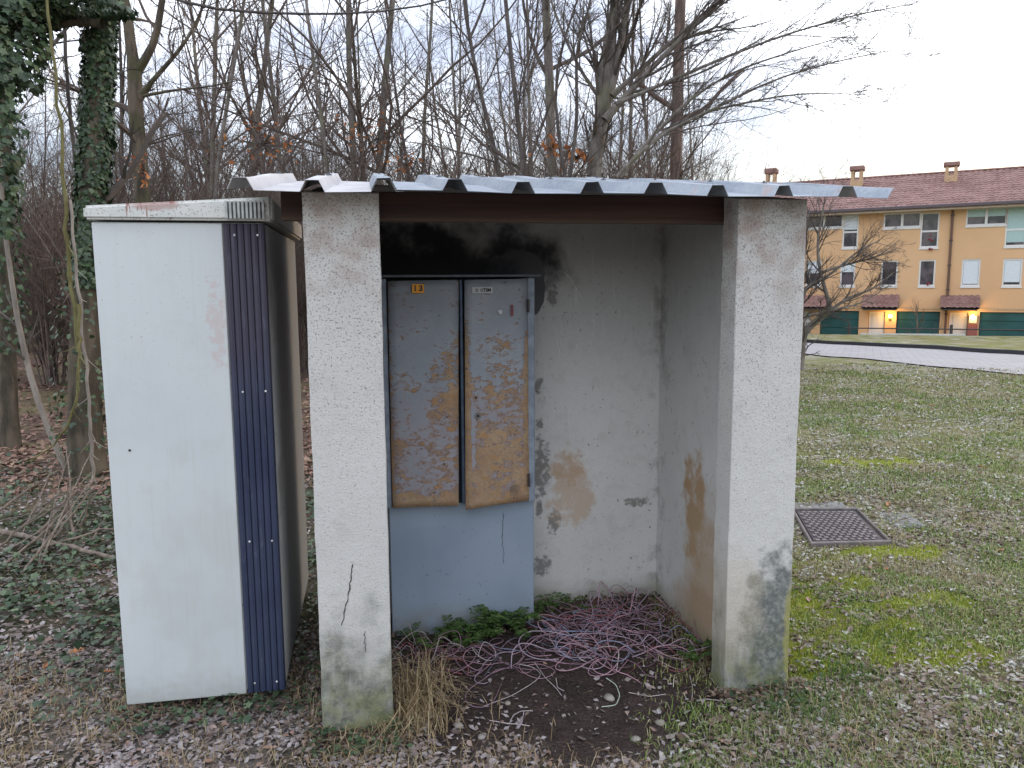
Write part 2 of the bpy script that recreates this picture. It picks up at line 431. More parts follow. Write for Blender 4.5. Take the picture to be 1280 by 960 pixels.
    m.base(c).bump(m.add(m.mul(n_fine, .7 if not inner else .3), m.mul(n_mid, 1.6)), .7 if not inner else .45, .006)
    return m.m
ST_OUT = stucco('weathered_white_render'); ST_IN = stucco('stained_shaded_interior_plaster', (.72, .715, .70), inner=True)
ROOF0_Y, ROOF0_Z, SL = 2.50, 1.892, .150
def roof_z(y): return ROOF0_Z+(y-ROOF0_Y)*SL
sh = empty('utility_shelter', (.7, 3.1, 0), 'small open-fronted concrete shelter with two rendered pillars under a corrugated metal roof', 'shelter')
def masonry(name, mat, x0, x1, y0, y1, z0, cut, amp, lift=-.004, bev=.003):
    bm = bmesh.new(); box(bm, x0, x1, y0, y1, z0, 1.9, bev=0, top=lambda x, y: roof_z(y)+lift)
    bmesh.ops.bevel(bm, geom=list(bm.edges), offset=bev, segments=1, affect='EDGES')
    rough(bm, cut, amp); o = from_bm(name, bm, mat, sh, smooth=True); o.data.set_sharp_from_angle(angle=math.radians(28)); return o
PL = masonry('pillar', ST_OUT, -.218, .031, 2.652, 2.79, -.12, .05, .0012)
PR = masonry('pillar', ST_OUT, 1.318, 1.590, 2.655, 2.778, -.12, .05, .0012)
PL['label'] = 'pillar with a thin dark crack low down'; PR['label'] = 'pillar with a dark damp patch at its foot'
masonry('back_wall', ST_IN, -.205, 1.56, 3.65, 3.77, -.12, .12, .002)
masonry('side_wall', ST_IN, -.20, -.08, 2.792, 3.648, -.12, .12, .002)
masonry('side_wall', ST_IN, 1.412, 1.55, 2.78, 3.648, -.12, .12, .002)
# cracks as thin recess-coloured slivers are cut by a dark line of mortar: real thin grooves
def groove(name, pts, r, mat, parent):
    P = smooth_path(pts, 24); P[1:-1] += rng.normal(0, .0022, (22, 3))*[1, 0, 1]
    V, Q = tube_arr(P[None], (r*np.r_[.3, np.full(22, 1.0), .3]*rng.uniform(.5, 1.3, 24))[None], 4)
    return link(name, np_mesh(name, V, Q, True), mat, parent)
MCR = simple('crack_dirt', (.05, .045, .04), .95)
groove('crack', [on_y(441, 704, 2.651), on_y(436, 745, 2.651), on_y(427, 783, 2.651)], .0020, MCR, PL)
groove('crack', [on_y(456, 788, 2.651), on_y(457, 815, 2.651)], .0012, MCR, PL)
BWALL = [o for o in sh.children if o.name.startswith('back_wall')][0]
MSR = simple('pale_scratch', (.82, .81, .79), .9)
for a_, b_ in (((706, 340), (727, 372)), ((675, 398), (671, 450)), ((690, 402), (700, 448)), ((722, 430), (714, 458)), ((704, 508), (712, 530)), ((742, 400), (738, 436)), ((795, 420), (800, 437)), ((725, 410), (735, 402)), ((760, 560), (775, 566))):
    groove('scratch', [on_y(*a_, 3.6492), on_y((a_[0]+b_[0])/2+1.5, (a_[1]+b_[1])/2, 3.6492), on_y(*b_, 3.6492)], .0013, MSR, BWALL)
# timber beam under the front of the roof
mb = Mat('dark_red_timber', .75); g1 = mb.noise(9, 6, .6, stretch=(.12, 1, 3))
X, Y, Z = mb.xyz()
mb.base(mb.mix(mb.ss(Z, 1.85, 1.832, 0, .55), mb.mix(mb.ss(g1, .35, .65), (.050, .026, .022), (.095, .048, .038)), (.15, .10, .065))).bump(g1, .4, .004)
bm = bmesh.new(); box(bm, -.30, 1.60, 2.792, 2.868, 1.833, 1.9, top=lambda x, y: roof_z(y)-.006); from_bm('roof_beam', bm, mb.m, sh)
bm = bmesh.new(); box(bm, -.215, 1.58, 3.66, 3.76, 2.055, 2.06); from_bm('wall_plate', bm, mb.m, sh)
# corrugated roof sheets
def metal(name, c1, c2, rough_=.42):
    m = Mat(name, rough_, .35); a = m.noise(6, 5, .6, stretch=(1, .25, 1)); b = m.noise(60, 4, .7)
    c = m.mix(m.ss(a, .35, .65), c1, c2); c = m.mix(m.ss(b, .60, .72, 0, .6), c, (.28, .25, .24))
    X, Y, Z = m.xyz()
    rs = m.mul(m.ss(m.noise(7, 4, .6, w=(3, 1, 0)), .58, .66), m.ss(X, 1.0, 1.25))
    c = m.mix(m.mul(rs, .5), c, (.45, .30, .25))
    m.base(c); m.val(m.b.inputs['Roughness'], m.ss(b, .3, .7, rough_-.08, rough_+.25)); return m.m
MZ1 = metal('galvanised_sheet', (.23, .27, .33), (.33, .37, .42)); MZ2 = metal('old_pale_sheet', (.48, .47, .48), (.60, .59, .60), .55)
RIBS = [-.387, -.174, .045, .272, .493, .721, .943, 1.165, 1.407, 1.650]
def sheet(name, ribs, x_start, x_end, mat, lift, y0, y1, z_warp=0.0):
    prof = [(x_start, 0)]
    for r in ribs:
        for dx, dz in ((-.040, 0), (-.021, .036), (.019, .037), (.038, 0)):
            x = r+dx
            if x_start < x < x_end: prof.append((x, dz))
        # small stiffening swage midway
    
    if x_end > 1: prof += [(x_end-.034, 0), (x_end-.012, .036), (x_end, .037)]
    else: prof.append((x_end, 0))
    prof = np.array(prof)
    n = 14; V = []
    for j in range(n):
        y = y0+(y1-y0)*j/(n-1)
        for (x, dz) in prof:
            wv = .003*math.sin(x*9+j*.7)+z_warp*(x-x_start)*(1-j/(n-1))
            V.append((x+.002*math.sin(j*1.3+x*20), y+.004*math.sin(x*31), roof_z(y)+dz+lift+wv))
    V = np.array(V); k = len(prof); i = (np.arange(n-1)[:, None]*k+np.arange(k-1)[None, :]).ravel()
    o = link(name, np_mesh(name, V, np.stack([i, i+1, i+k+1, i+k], 1), False), mat, sh)
    md = o.modifiers.new('thickness', 'SOLIDIFY'); md.thickness = .0016; md.offset = 1
    return o
s1 = sheet('corrugated_sheet', RIBS[:3], -.425, .105, MZ2, .003, 2.515, 4.0); s1['label'] = 'dull pale sheet at the left end'
s2 = sheet('corrugated_sheet', RIBS[2:], .005, 1.84, MZ1, .009, 2.50, 4.08); s2['label'] = 'bluish galvanised sheet'
MSC = simple('screw_cap_grey', (.10, .11, .13), .5)
def screw(x, y, par, lift=.046):
    bm = bmesh.new(); z = roof_z(y)+lift
    bmesh.ops.create_cone(bm, cap_ends=True, segments=8, radius1=.015, radius2=.011, depth=.006, matrix=Matrix.Translation((x, y, z-.001)))
    bmesh.ops.create_cone(bm, cap_ends=True, segments=6, radius1=.006, radius2=.005, depth=.007, matrix=Matrix.Translation((x, y, z+.005)))
    return from_bm('roof_screw', bm, MSC, par)
for r in RIBS[3:]:
    for y in (3.10, 3.94): screw(r, y, s2, .047)
for r in RIBS[:3]: screw(r, 3.6, s1, .042)

# ================================================================ WHITE ROADSIDE CABINET (left)
CX0, CX1, CY0, CY1 = -.953, -.378, 2.93, 4.08
cb = empty('roadside_cabinet', (-.665, 3.5, 0), 'tall white metal cabinet with a ribbed navy strip, left of the shelter', 'cabinet')
mw = Mat('white_enamel', .38, 0, .5); X, Y, Z = mw.xyz()
nb = mw.noise(1.8, 3); c = mw.mix(mw.ss(nb, .35, .65), (.62, .665, .68), (.67, .705, .715))
dr = mw.ss(mw.noise(85, 3, .6, stretch=(.8, 1, 1.8)), .64, .70)
band = mw.mul(mw.ss(Z, .9, 1.35), mw.ss(nb, .38, .55))
c = mw.mix(mw.mul(mw.mul(dr, band), .5), c, (.24, .22, .2))
stk = mw.noise(55, 6, .7, stretch=(1, 1, .035)); c = mw.mix(mw.mul(mw.ss(stk, .48, .75), mw.ss(Z, 1.9, .2, .10, .20)), c, (.45, .46, .40))
c = mw.mix(mw.mul(mw.ss(mw.add(Z, mw.mul(mw.noise(30, 5), .12)), .24, .08), .45), c, (.30, .29, .24))
sm_ = mw.ell(X, Z, -.66, .55, .22, .34, amp=2.2, scale=6, soft=1.0); c = mw.mix(mw.mul(sm_, .22), c, (.46, .47, .38)); gr = mw.mul(mw.ss(mw.noise(6, 7, .75), .50, .72), .14); c = mw.mix(gr, c, (.48, .49, .45))
pk = mw.ell(X, Z, -.555, 1.48, .025, .13, amp=3.0, scale=30, soft=1.0); c = mw.mix(mw.mul(pk, .3), c, (.6, .35, .30))
mw.base(c).bump(mw.noise(300, 2), .06, .001)
WH = mw.m
mc = Mat('speckled_grey_cap', .7); X, Y, Z = mc.xyz()
c = mc.mix(mc.ss(mc.noise(12, 5, .6), .4, .65), (.66, .67, .64), (.74, .74, .71))
c = mc.mix(mc.mul(mc.math('GREATER_THAN', mc.noise(120, 2, .6), .62), .6), c, (.22, .18, .15))
run = mc.mul(mc.math('GREATER_THAN', mc.noise(95, 2, .4, stretch=(1, 1, .08)), .63), mc.mul(mc.ss(X, -.86, -.84), mc.ss(X, -.66, -.68)))
c = mc.mix(mc.mul(run, .75), c, (.30, .10, .08))
c = mc.mix(mc.mul(mc.ell(X, Z, -.74, 1.89, .08, .02, amp=.5, scale=30, soft=.5), .6), c, (.42, .2, .17))
c = mc.mix(mc.mul(mc.ss(Y, 2.95, 3.0), .75), c, (.17, .13, .12))
mc.base(c).bump(mc.noise(150, 3), .3, .002)
ms = Mat('dirty_shaded_cabinet_side', .6); X, Y, Z = ms.xyz()
c = ms.mix(ms.ss(ms.add(Y, ms.mul(ms.noise(3, 4), .25)), 3.10, 3.40), (.58, .58, .57), (.20, .205, .21))  # shade painted into the rear colour, countering the sunlight there
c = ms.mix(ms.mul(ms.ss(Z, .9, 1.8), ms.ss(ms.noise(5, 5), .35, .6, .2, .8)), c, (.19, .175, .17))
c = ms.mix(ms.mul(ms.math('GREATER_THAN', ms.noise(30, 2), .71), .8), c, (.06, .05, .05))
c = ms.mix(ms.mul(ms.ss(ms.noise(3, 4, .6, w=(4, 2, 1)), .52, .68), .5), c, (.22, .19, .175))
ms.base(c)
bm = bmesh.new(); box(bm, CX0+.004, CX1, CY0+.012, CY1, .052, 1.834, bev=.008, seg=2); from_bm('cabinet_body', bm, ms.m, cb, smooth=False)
bm = bmesh.new(); box(bm, CX0, -.5215, CY0, CY0+.03, .045, 1.830, bev=.004, seg=2); door = from_bm('white_door', bm, WH, cb)
for (px, py) in ((162, 563),):
    p = on_y(px, py, CY0-.001); bm = bmesh.new(); bmesh.ops.create_cone(bm, cap_ends=True, segments=8, radius1=.006, radius2=.003, depth=.006, matrix=Matrix.Translation(p)@Matrix.Rotation(math.pi/2, 4, 'X')); from_bm('lock_hole', bm, MCR, door)
# ribbed navy strip: fluted sheet with its own profile
nv = Mat('navy_ribbed_plastic', .55, 0, .4); X, Y, Z = nv.xyz()
c = nv.mix(nv.ss(nv.noise(5, 4), .35, .65), (.030, .040, .085), (.042, .055, .105))
c = nv.mix(nv.ss(nv.add(Z, nv.mul(nv.noise(7, 3), .3)), 1.1, 1.75, 0, .75), c, (.075, .062, .085))
c = nv.mix(nv.mul(nv.ss(nv.noise(40, 4, .7, stretch=(1, 1, .3)), .58, .75), .4), c, (.16, .17, .23))
nv.base(c)
nr = 6; x0, x1 = -.5185, CX1+.001; W = (x1-x0)/nr; prof = []
for i in range(nr):
    a = x0+i*W
    prof += [(a, CY0+.010), (a+.07*W, CY0+.004), (a+.5*W, CY0), (a+.88*W, CY0+.003), (a+.95*W, CY0+.010)]
prof += [(x1-.002, CY0+.004), (x1, CY0+.03)]
zz = np.linspace(.047, 1.829, 30); V = [(x, y, z) for z in zz for (x, y) in prof]; k = len(prof)
i = (np.arange(29)[:, None]*k+np.arange(k-1)[None, :]).ravel()
strip = link('ribbed_panel', np_mesh('ribbed_panel', np.array(V), np.stack([i, i+1, i+k+1, i+k], 1)), nv.m, cb)
MRV = simple('rivet_white', (.7, .7, .7), .4)
for (px, py) in ((293, 294), (322, 294), (303.5, 490), (332, 489), (312, 677), (340, 676), (318.5, 854), (346, 852)):
    p = on_y(px, py, CY0-.003); bm = bmesh.new(); bmesh.ops.create_uvsphere(bm, u_segments=8, v_segments=5, radius=.0042, matrix=Matrix.Translation(p)@Matrix.Scale(.5, 4, (0, 1, 0))); from_bm('rivet', bm, MRV, strip, smooth=True)
# cap with sloping top and vent slots
bm = bmesh.new(); box(bm, CX0-.017, CX1+.033, CY0-.025, CY1+.03, 1.838, 1.9, top=lambda x, y: 1.884+(x+.97)*.062, bev=0)
bmesh.ops.bevel(bm, geom=[e for e in bm.edges], offset=.009, segments=3, affect='EDGES'); cap = from_bm('cabinet_cap', bm, mc.m, cb)
MVS = simple('vent_recess', (.13, .15, .15), .8); MVF = simple('vent_bar', (.52, .54, .52), .6)
v0 = on_y(283, 262, CY0-.027)[0]; v1 = on_y(329, 262, CY0-.027)[0]
mkbox('vent_recess', MVS, cap, v0, v1, CY0-.0268, CY0-.024, 1.846, 1.902)
nb_ = 9; st = (v1-v0)/nb_
for i in range(nb_+1):
    mkbox('vent_bar', MVF, cap, v0+i*st-.0038, v0+i*st+.0038, CY0-.0335, CY0-.0262, 1.844, 1.905)
mkbox('plinth', simple('plinth_dark', (.06, .058, .05), .9), cb, CX0+.05, CX1-.05, CY0+.05, CY1-.04, -.1, .054)

# ================================================================ RUSTY TWO-DOOR CABINET
tc = empty('telephone_cabinet', (.38, 3.5, 0), 'grey-blue steel cabinet with two rusty doors inside the shelter', 'cabinet')
def rustmat(name, X0, X1, Z0, Z1, more, seed, edge=1.0):
    m = Mat(name, .6, .0, .45); X, Y, Z = m.xyz()
    n1 = m.noise(6, 7, .7, w=(seed, 0, seed), dist=.6); n2 = m.noise(29, 7, .74, stretch=(.8, 1, 1.6), w=(seed, 0, 0), dist=.5); n3 = m.noise(75, 4, .7)
    c = m.mix(m.ss(n1, .35, .7), (.29, .325, .375), (.38, .41, .455))
    dk = m.math('GREATER_THAN', m.noise(34, 3, .6, stretch=(1, 1, 1.6), w=(1, seed, 3)), .69)
    zf = m.math('DIVIDE', m.math('SUBTRACT', Z, Z0), Z1-Z0); xf = m.math('DIVIDE', m.math('SUBTRACT', X, X0), X1-X0)
    ex = m.math('ABSOLUTE', m.math('SUBTRACT', xf, .5))
    lvl = more(m, xf, zf, ex)
    r = m.add(m.add(m.mul(n1, .45), m.mul(n2, .55)), lvl)
    rust = m.ss(r, .540, .58); chip = m.mul(m.ss(r, .525, .545), m.ss(r, .585, .56))
    rc = m.mix(m.ss(m.add(m.mul(n3, .4), m.mul(m.noise(9, 6, .7, w=(seed, 5, 1)), .6)), .38, .62), (.33, .215, .135), (.47, .34, .22))
    rc = m.mix(m.ss(n2, .52, .66, 0, .9), rc, (.46, .255, .105))
    pinkish = m.mul(m.ss(r, .44, .54, .15, .75), m.ss(zf, .60, .42, .1, 1))
    c = m.mix(pinkish, c, (.36, .30, .31)); c = m.mix(rust, c, rc); c = m.mix(m.mul(chip, m.ss(n3, .4, .6, .15, .8)), c, (.17, .10, .06))
    c = m.mix(m.mul(m.ss(m.noise(30, 5, .7, stretch=(1, 1, .07), w=(seed, 2, 0)), .54, .70), m.ss(zf, .95, .2, 0, .5)), c, (.33, .22, .15))
    c = m.mix(m.mul(dk, .75), c, (.09, .06, .05))
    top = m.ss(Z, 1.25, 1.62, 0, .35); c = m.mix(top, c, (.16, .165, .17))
    m.base(c).bump(m.add(rust, m.mul(n3, .4)), .35, .0025); m.val(m.b.inputs['Roughness'], m.ss(r, .5, .62, .5, .9)); return m.m
def lv1(m, xf, zf, ex):
    a = m.mul(m.ss(zf, .72, .55), .03); b = m.mul(m.ss(xf, .45, .8), m.mul(m.ss(zf, .35, .5), m.ss(zf, .80, .68))); e = m.ss(ex, .44, .5, 0, .07)
    bt = m.ss(zf, .10, .02, 0, .13); lo = m.mul(m.ss(zf, .5, .42), .0)
    sp2 = m.mul(m.ss(m.noise(3.2, 4, .6, w=(8, 0, 1)), .42, .60), .035); return m.add(m.add(m.add(a, m.mul(b, .085)), m.add(e, sp2)), m.add(bt, -.028))
def lv2(m, xf, zf, ex):
    a = m.ss(m.add(zf, m.mul(m.math('SUBTRACT', xf, .5), .15)), .74, .20, 0, .115); e = m.ss(ex, .40, .5, 0, .12); e = m.mul(e, m.ss(zf, .95, .7)); tp = m.ss(zf, .75, .9, 0, -.06)
    s = m.mul(m.mul(m.ss(xf, .16, .10), m.ss(xf, .04, .09)), m.mul(m.ss(zf, .16, .2), m.ss(zf, .5, .42)))
    return m.add(m.add(a, e), m.add(tp, m.mul(s, -.13)))
MDL = rustmat('rusted_blue_paint_left', .064, .376, .62, 1.625, lv1, 2.0)
MDR = rustmat('rusted_blue_paint_right', .397, .677, .60, 1.63, lv2, 6.3)
blu = Mat('cabinet_blue_paint', .5); X, Y, Z = blu.xyz()
nbl = blu.noise(3, 4); c = blu.mix(blu.ss(nbl, .35, .65), (.27, .34, .43), (.32, .39, .48))
c = blu.mix(blu.mul(blu.math('GREATER_THAN', blu.noise(60, 2), .73), .7), c, (.12, .13, .15))
c = blu.mix(blu.mul(blu.ss(Z, .18, .02), blu.ss(blu.noise(8, 5), .4, .6, .2, .7)), c, (.26, .26, .22))
cw = blu.add(X, blu.mul(blu.math('SUBTRACT', blu.noise(11, 3), .5), .03))
blu.base(c).bump(blu.noise(5, 3), .1, .01)
frm = simple('cabinet_frame_paint', (.24, .28, .34), .55, var=.2, coord='pos')
low = mkbox('lower_panel', blu.m, tc, .048, .716, 3.425, 3.60, -.05, .612, bev=.003)
groove('crack', [on_y(629, 640, 3.424), on_y(628, 670, 3.424), on_y(630, 705, 3.424)], .0012, MCR, low)
inner = simple('cabinet_interior_dark', (.02, .024, .035), .8)
mkbox('cabinet_body', inner, tc, .052, .708, 3.430, 3.648, .614, 1.634)
mkbox('frame_rail', frm, tc, .679, .712, 3.372, 3.428, .616, 1.636, bev=.003)
mkbox('frame_rail', frm, tc, .038, .0600, 3.385, 3.428, .616, 1.636, bev=.003)
mkbox('frame_rail', simple('post_blue', (.13, .18, .27), .5), tc, .378, .392, 3.395, 3.428, .62, 1.63, bev=.003)
bm = bmesh.new(); box(bm, .03, .735, 3.350, 3.648, 1.641, 1.652, bev=.002); from_bm('rain_lip', bm, simple('lip_paint', (.10, .11, .13), .6), tc)
def doorleaf(name, mat, corners, th):
    """corners bl,br,tr,tl with own y"""
    bm = bmesh.new(); f = [bm.verts.new(c) for c in corners]; b = [bm.verts.new((c[0], c[1]+th, c[2])) for c in corners]
    bm.faces.new(f); bm.faces.new(b[::-1])
    for i in range(4): j = (i+1) % 4; bm.faces.new((f[j], f[i], b[i], b[j]))
    bmesh.ops.bevel(bm, geom=[e for e in bm.edges], offset=.003, segments=2, affect='EDGES')
    rough(bm, .06, .0008, 5); return from_bm(name, bm, mat, tc, smooth=True)
DL = doorleaf('steel_door', MDL, [(.063, 3.370, .621), (.357, 3.362, .618), (.371, 3.362, 1.629), (.066, 3.372, 1.626)], .03)
DL['label'] = 'left door carrying the yellow number plate'
DR = doorleaf('steel_door', MDR, [(.386, 3.335, .603), (.683, 3.368, .622), (.678, 3.368, 1.633), (.397, 3.345, 1.628)], .022)
DR['label'] = 'right door, rust-coloured on its lower half'
def on_door(px, py, y, off=0): return on_y(px, py, y)+np.array([0, -off, 0])
# number plate 13
mkbox('number_plate', simple('orange_plate', (.85, .36, .015), .5, var=.08), DL, *[v for v in (on_y(515, 360, 3.352)[0], on_y(530, 360, 3.352)[0], 3.3500, 3.3575, on_y(522, 366.5, 3.352)[2], on_y(522, 355, 3.352)[2])])
def text(s, px, py, y, size, mat, par, name='lettering', bold=0.0, sx=1.0):
    cu = bpy.data.curves.new(name, 'FONT'); cu.body = s; cu.size = size; cu.align_x = 'CENTER'; cu.align_y = 'CENTER'; cu.extrude = .0006; cu.offset = bold
    o = bpy.data.objects.new('tmp', cu); C.objects.link(o); dg = bpy.context.evaluated_depsgraph_get()
    me = bpy.data.meshes.new_from_object(o.evaluated_get(dg)); bpy.data.objects.remove(o)
    p = on_y(px, py, y); me.transform(Matrix.Translation(p)@Matrix.Rotation(math.pi/2, 4, 'X')@Matrix.Diagonal((sx, 1, 1, 1)))
    me.materials.clear(); return link(name, me, mat, par)
MBK = simple('black_print', (.015, .012, .012), .5)
MGY = simple('grey_print', (.28, .28, .28), .5)
text('1', 519, 360.7, 3.3485, .034, MBK, DL, 'digit', .0012); text('3', 526, 360.7, 3.3485, .034, MBK, DL, 'digit', .0012)
lab = mkbox('name_plate', simple('white_plate', (.50, .51, .52), .5, var=.06), DR, on_y(590.4, 362, 3.338)[0], on_y(615.8, 362, 3.338)[0], 3.3365, 3.3475, on_y(603, 366.7, 3.338)[2], on_y(603, 358.8, 3.338)[2])
text('TIM', 608.8, 362.8, 3.3350, .0215, MBK, DR, 'lettering', .0006, 1.0)
for a, b in ((594, 598), (600.2, 601), (601.4, 604)):
    mkbox('printed_block', MGY, DR, on_y(a, 362, 3.336)[0], on_y(b, 362, 3.336)[0], 3.3350, 3.3364, on_y(600, 365, 3.336)[2], on_y(600, 360.6, 3.336)[2])
# lock, keyhole, vents, hinges
def disc(name, px, py, y, r, d, mat, par, seg=20, r2=None):
    p = on_y(px, py, y); bm = bmesh.new()
    bmesh.ops.create_cone(bm, cap_ends=True, segments=seg, radius1=r, radius2=r2 or r*.85, depth=d, matrix=Matrix.Translation(p)@Matrix.Rotation(math.pi/2, 4, 'X')); return from_bm(name, bm, mat, par)
lk = disc('lock', 597.5, 520, 3.334, .0135, .006, simple('lock_metal', (.30, .30, .28), .4, .6), DR)
disc('lock_core', 597.5, 520, 3.330, .007, .006, MCR, lk)
disc('lock', 595, 497, 3.338, .005, .004, MCR, DR)
disc('bolt', 555.5, 580, 3.357, .004, .004, MCR, DL)
MWS = simple('worn_sticker', (.62, .62, .64), .6)
disc('sticker', 625.5, 390, 3.347, .011, .0012, MWS, DR, 9)
mkbox('sticker', simple('red_sticker', (.22, .05, .05), .6), DR, .600, .610, 3.3475, 3.3520, on_y(636, 395, 3.35)[2], on_y(636, 381, 3.35)[2])
for i in range(4):
    p0 = on_y(638, 609+i*3.2, 3.353); p1 = on_y(650-i*.8, 607.5+i*3.2, 3.353)
    P = np.linspace(p0, p1, 6); P[:, 2] += .004*np.sin(np.linspace(0, np.pi, 6))
    V, Q = tube_arr(P[None], np.full((1, 6), .0022), 4); link('louvre', np_mesh('louvre', V, Q, True), simple('louvre_paint', (.30, .24, .18), .6) if i == 0 else bpy.data.materials['louvre_paint'], DR)
for py in (382, 600): mkbox('hinge', simple('hinge_dark', (.06, .05, .05), .7) if py == 382 else bpy.data.materials['hinge_dark'], tc, .6765, .6845, 3.352, 3.370, on_y(663, py+8, 3.36)[2], on_y(663, py-8, 3.36)[2])
# ================================================================ FAR TERRACE OF HOUSES
def fpx(px, py, off=0.0):
    """pixel -> (s along facade, z) on the facade plane (off metres in front of it)"""
    r = ray(px, py); qx, qy = P0[0]+NF[0]*off, P0[1]+NF[1]*off
    t = (NF[0]*qx+NF[1]*qy)/(NF[0]*r[0]+NF[1]*r[1]); p = O3+r*t
    return (p[0]-P0[0])*UF[0]+(p[1]-P0[1])*UF[1], p[2]
HB = bpy.data.objects.new('row_house', None); C.objects.link(HB); HB.location = (P0[0], P0[1], 0); HB.rotation_euler = (0, 0, math.atan2(UF[1], UF[0]))
props(HB, 'long orange three-storey terraced house with green garage doors across the road', 'building')
# local frame: x along facade to the right, y into the building, z up
zdt = fpx(1095, 389.5)[1]; EAVE = fpx(1188, 259)[1]; BZ = BASE_Z
S0, S1 = fpx(1000, 300)[0]-14, fpx(1280, 300)[0]+9
def rect(a, b, c, d):
    s0, z1 = fpx(a, b); s1, z0 = fpx(c, d); return [s0, s1, z0, z1]
wins = dict(
 w3a=rect(1105, 267, 1151, 283.5), w3b=rect(1152, 266, 1172.5, 309), w3c=rect(1208.5, 260.5, 1258.5, 280.5), w3d=rect(1259, 257, 1282, 307.5),
 w3e=rect(1008, 267, 1053.5, 284), w3f=rect(1054.5, 266, 1072, 309.5),
 w2a=rect(1102, 326, 1121, 357.5), w2b=rect(1149.5, 325, 1168, 357.5), w2c=rect(1203, 324, 1224, 357.5), w2d=rect(1254.5, 323.5, 1276.5, 357.5),
 w2e=rect(1051, 328, 1068, 357.5), w2f=rect(1008, 326, 1026, 357))
gars = [rect(1025.6, 388.5, 1072.5, 418), rect(1121, 388.7, 1173.5, 418), rect(1225, 391, 1308, 420)]
doors = [rect(1086, 389, 1105, 418), rect(1186.5, 390, 1208.5, 418), rect(995, 389, 1013, 418)]
for g in gars+doors: g[2] = BZ+.02
zg = np.mean([g[3] for g in gars[:2]])
for g in gars: g[3] = zg
for d in doors: d[3] = zg-.03
ops = list(wins.values())+gars+doors
xsb = sorted({S0, S1, *[o[0] for o in ops], *[o[1] for o in ops]}); zsb = sorted({BZ-.5, EAVE, *[o[2] for o in ops], *[o[3] for o in ops]})
bm = bmesh.new()
def quad(bm, *p): bm.faces.new([bm.verts.new(q) for q in p])
for i in range(len(xsb)-1):
    for j in range(len(zsb)-1):
        xm, zm = (xsb[i]+xsb[i+1])/2, (zsb[j]+zsb[j+1])/2
        if any(o[0] < xm < o[1] and o[2] < zm < o[3] for o in ops): continue
        quad(bm, (xsb[i], 0, zsb[j]), (xsb[i+1], 0, zsb[j]), (xsb[i+1], 0, zsb[j+1]), (xsb[i], 0, zsb[j+1]))
for o in ops:
    a, b, c, d = o; D = .22
    quad(bm, (a, 0, c), (a, 0, d), (a, D, d), (a, D, c)); quad(bm, (b, 0, d), (b, 0, c), (b, D, c), (b, D, d))
    quad(bm, (a, 0, d), (b, 0, d), (b, D, d), (a, D, d)); quad(bm, (b, 0, c), (a, 0, c), (a, D, c), (b, D, c))
DB = 9.5
quad(bm, (S0, 0, BZ-.5), (S0, 0, EAVE), (S0, DB, EAVE), (S0, DB, BZ-.5)); quad(bm, (S1, 0, EAVE), (S1, 0, BZ-.5), (S1, DB, BZ-.5), (S1, DB, EAVE))
quad(bm, (S1, DB, BZ-.5), (S0, DB, BZ-.5), (S0, DB, EAVE), (S1, DB, EAVE))
quad(bm, (S0, .3, BZ+.01), (S1, .3, BZ+.01), (S1, .3, EAVE), (S0, .3, EAVE))
bmesh.ops.remove_doubles(bm, verts=bm.verts, dist=1e-4)
mo = Mat('ochre_render', .9); n1 = mo.noise(.35, 4); n2 = mo.noise(1.6, 5, .6, stretch=(1, 1, .4)); X, Y, Z = mo.xyz()
c = mo.mix(mo.ss(n1, .35, .65), (.66, .41, .23), (.71, .455, .26)); c = mo.mix(mo.ss(n2, .5, .75, 0, .35), c, (.64, .43, .25))
mo.base(c); WALL = from_bm('wall', bm, mo.m, HB, local=True)
mkbox('base_band', simple('plinth_grey_ochre', (.50, .36, .22), .9), HB, S0, S1, -.03, -.002, zg+.12, zg+.2, local=True)
frw = simple('window_frame_white', (.72, .72, .72), .5, var=.05)
gl = Mat('dark_window_glass', .12, 0, .8); gl.base(gl.mix(gl.ss(gl.noise(1.4, 3), .4, .6), (.035, .035, .05), (.12, .10, .12)))
bl = simple('blind_pale_green', (.40, .56, .56), .6, var=.07)
bw = simple('blind_white', (.66, .72, .78), .6, var=.07)
def window(r, cols=1, transom=None, blind=0.0, bmat=None, split=None):
    a, b, c, d = r; f = .075
    bm = bmesh.new()
    box(bm, a-.03, b+.03, -.05, .0, c-.10, c-.002)   # sill
    box(bm, a, a+f, .03, .12, c, d); box(bm, b-f, b, .03, .12, c, d)
    box(bm, a+f, b-f, .03, .12, d-f, d); box(bm, a+f, b-f, .03, .12, c, c+f)
    xb = [a+f]
    for k in range(1, cols):
        xm = a+(b-a)*k/cols; box(bm, xm-.06, xm+.06, .03, .12, c+f, d-f); xb += [xm-.06, xm+.06]
    xb.append(b-f)
    if transom is not None: box(bm, a+f, b-f, .035, .125, transom-.05, transom+.05)
    o = from_bm('window', bm, frw, HB, local=True)
    for k in range(0, len(xb), 2):
        mkbox('pane', gl.m, o, xb[k], xb[k+1], .09, .11, c+f, d-f, local=True)
        if blind: mkbox('blind', bmat or bl, o, xb[k]+.01, xb[k+1]-.01, .06, .085, d-f-(d-c-2*f)*blind, d-f, local=True)
    return o
window(wins['w3a'], 2); tw = window(wins['w3b'], 1, fpx(1162, 289)[1]); window(wins['w3c'], 2, blind=.5); window(wins['w3d'], 1, fpx(1268, 287)[1], .93)
window(wins['w3e'], 2); window(wins['w3f'], 1, fpx(1063, 290)[1], .48, bw)
window(wins['w2a']); w2b = window(wins['w2b']); window(wins['w2c'], blind=.97, bmat=bw); window(wins['w2d'], blind=.9, bmat=bw); window(wins['w2e'], blind=.4, bmat=bw); window(wins['w2f'], blind=.5, bmat=bw)
red = simple('red_flowers', (.25, .03, .04), .7)
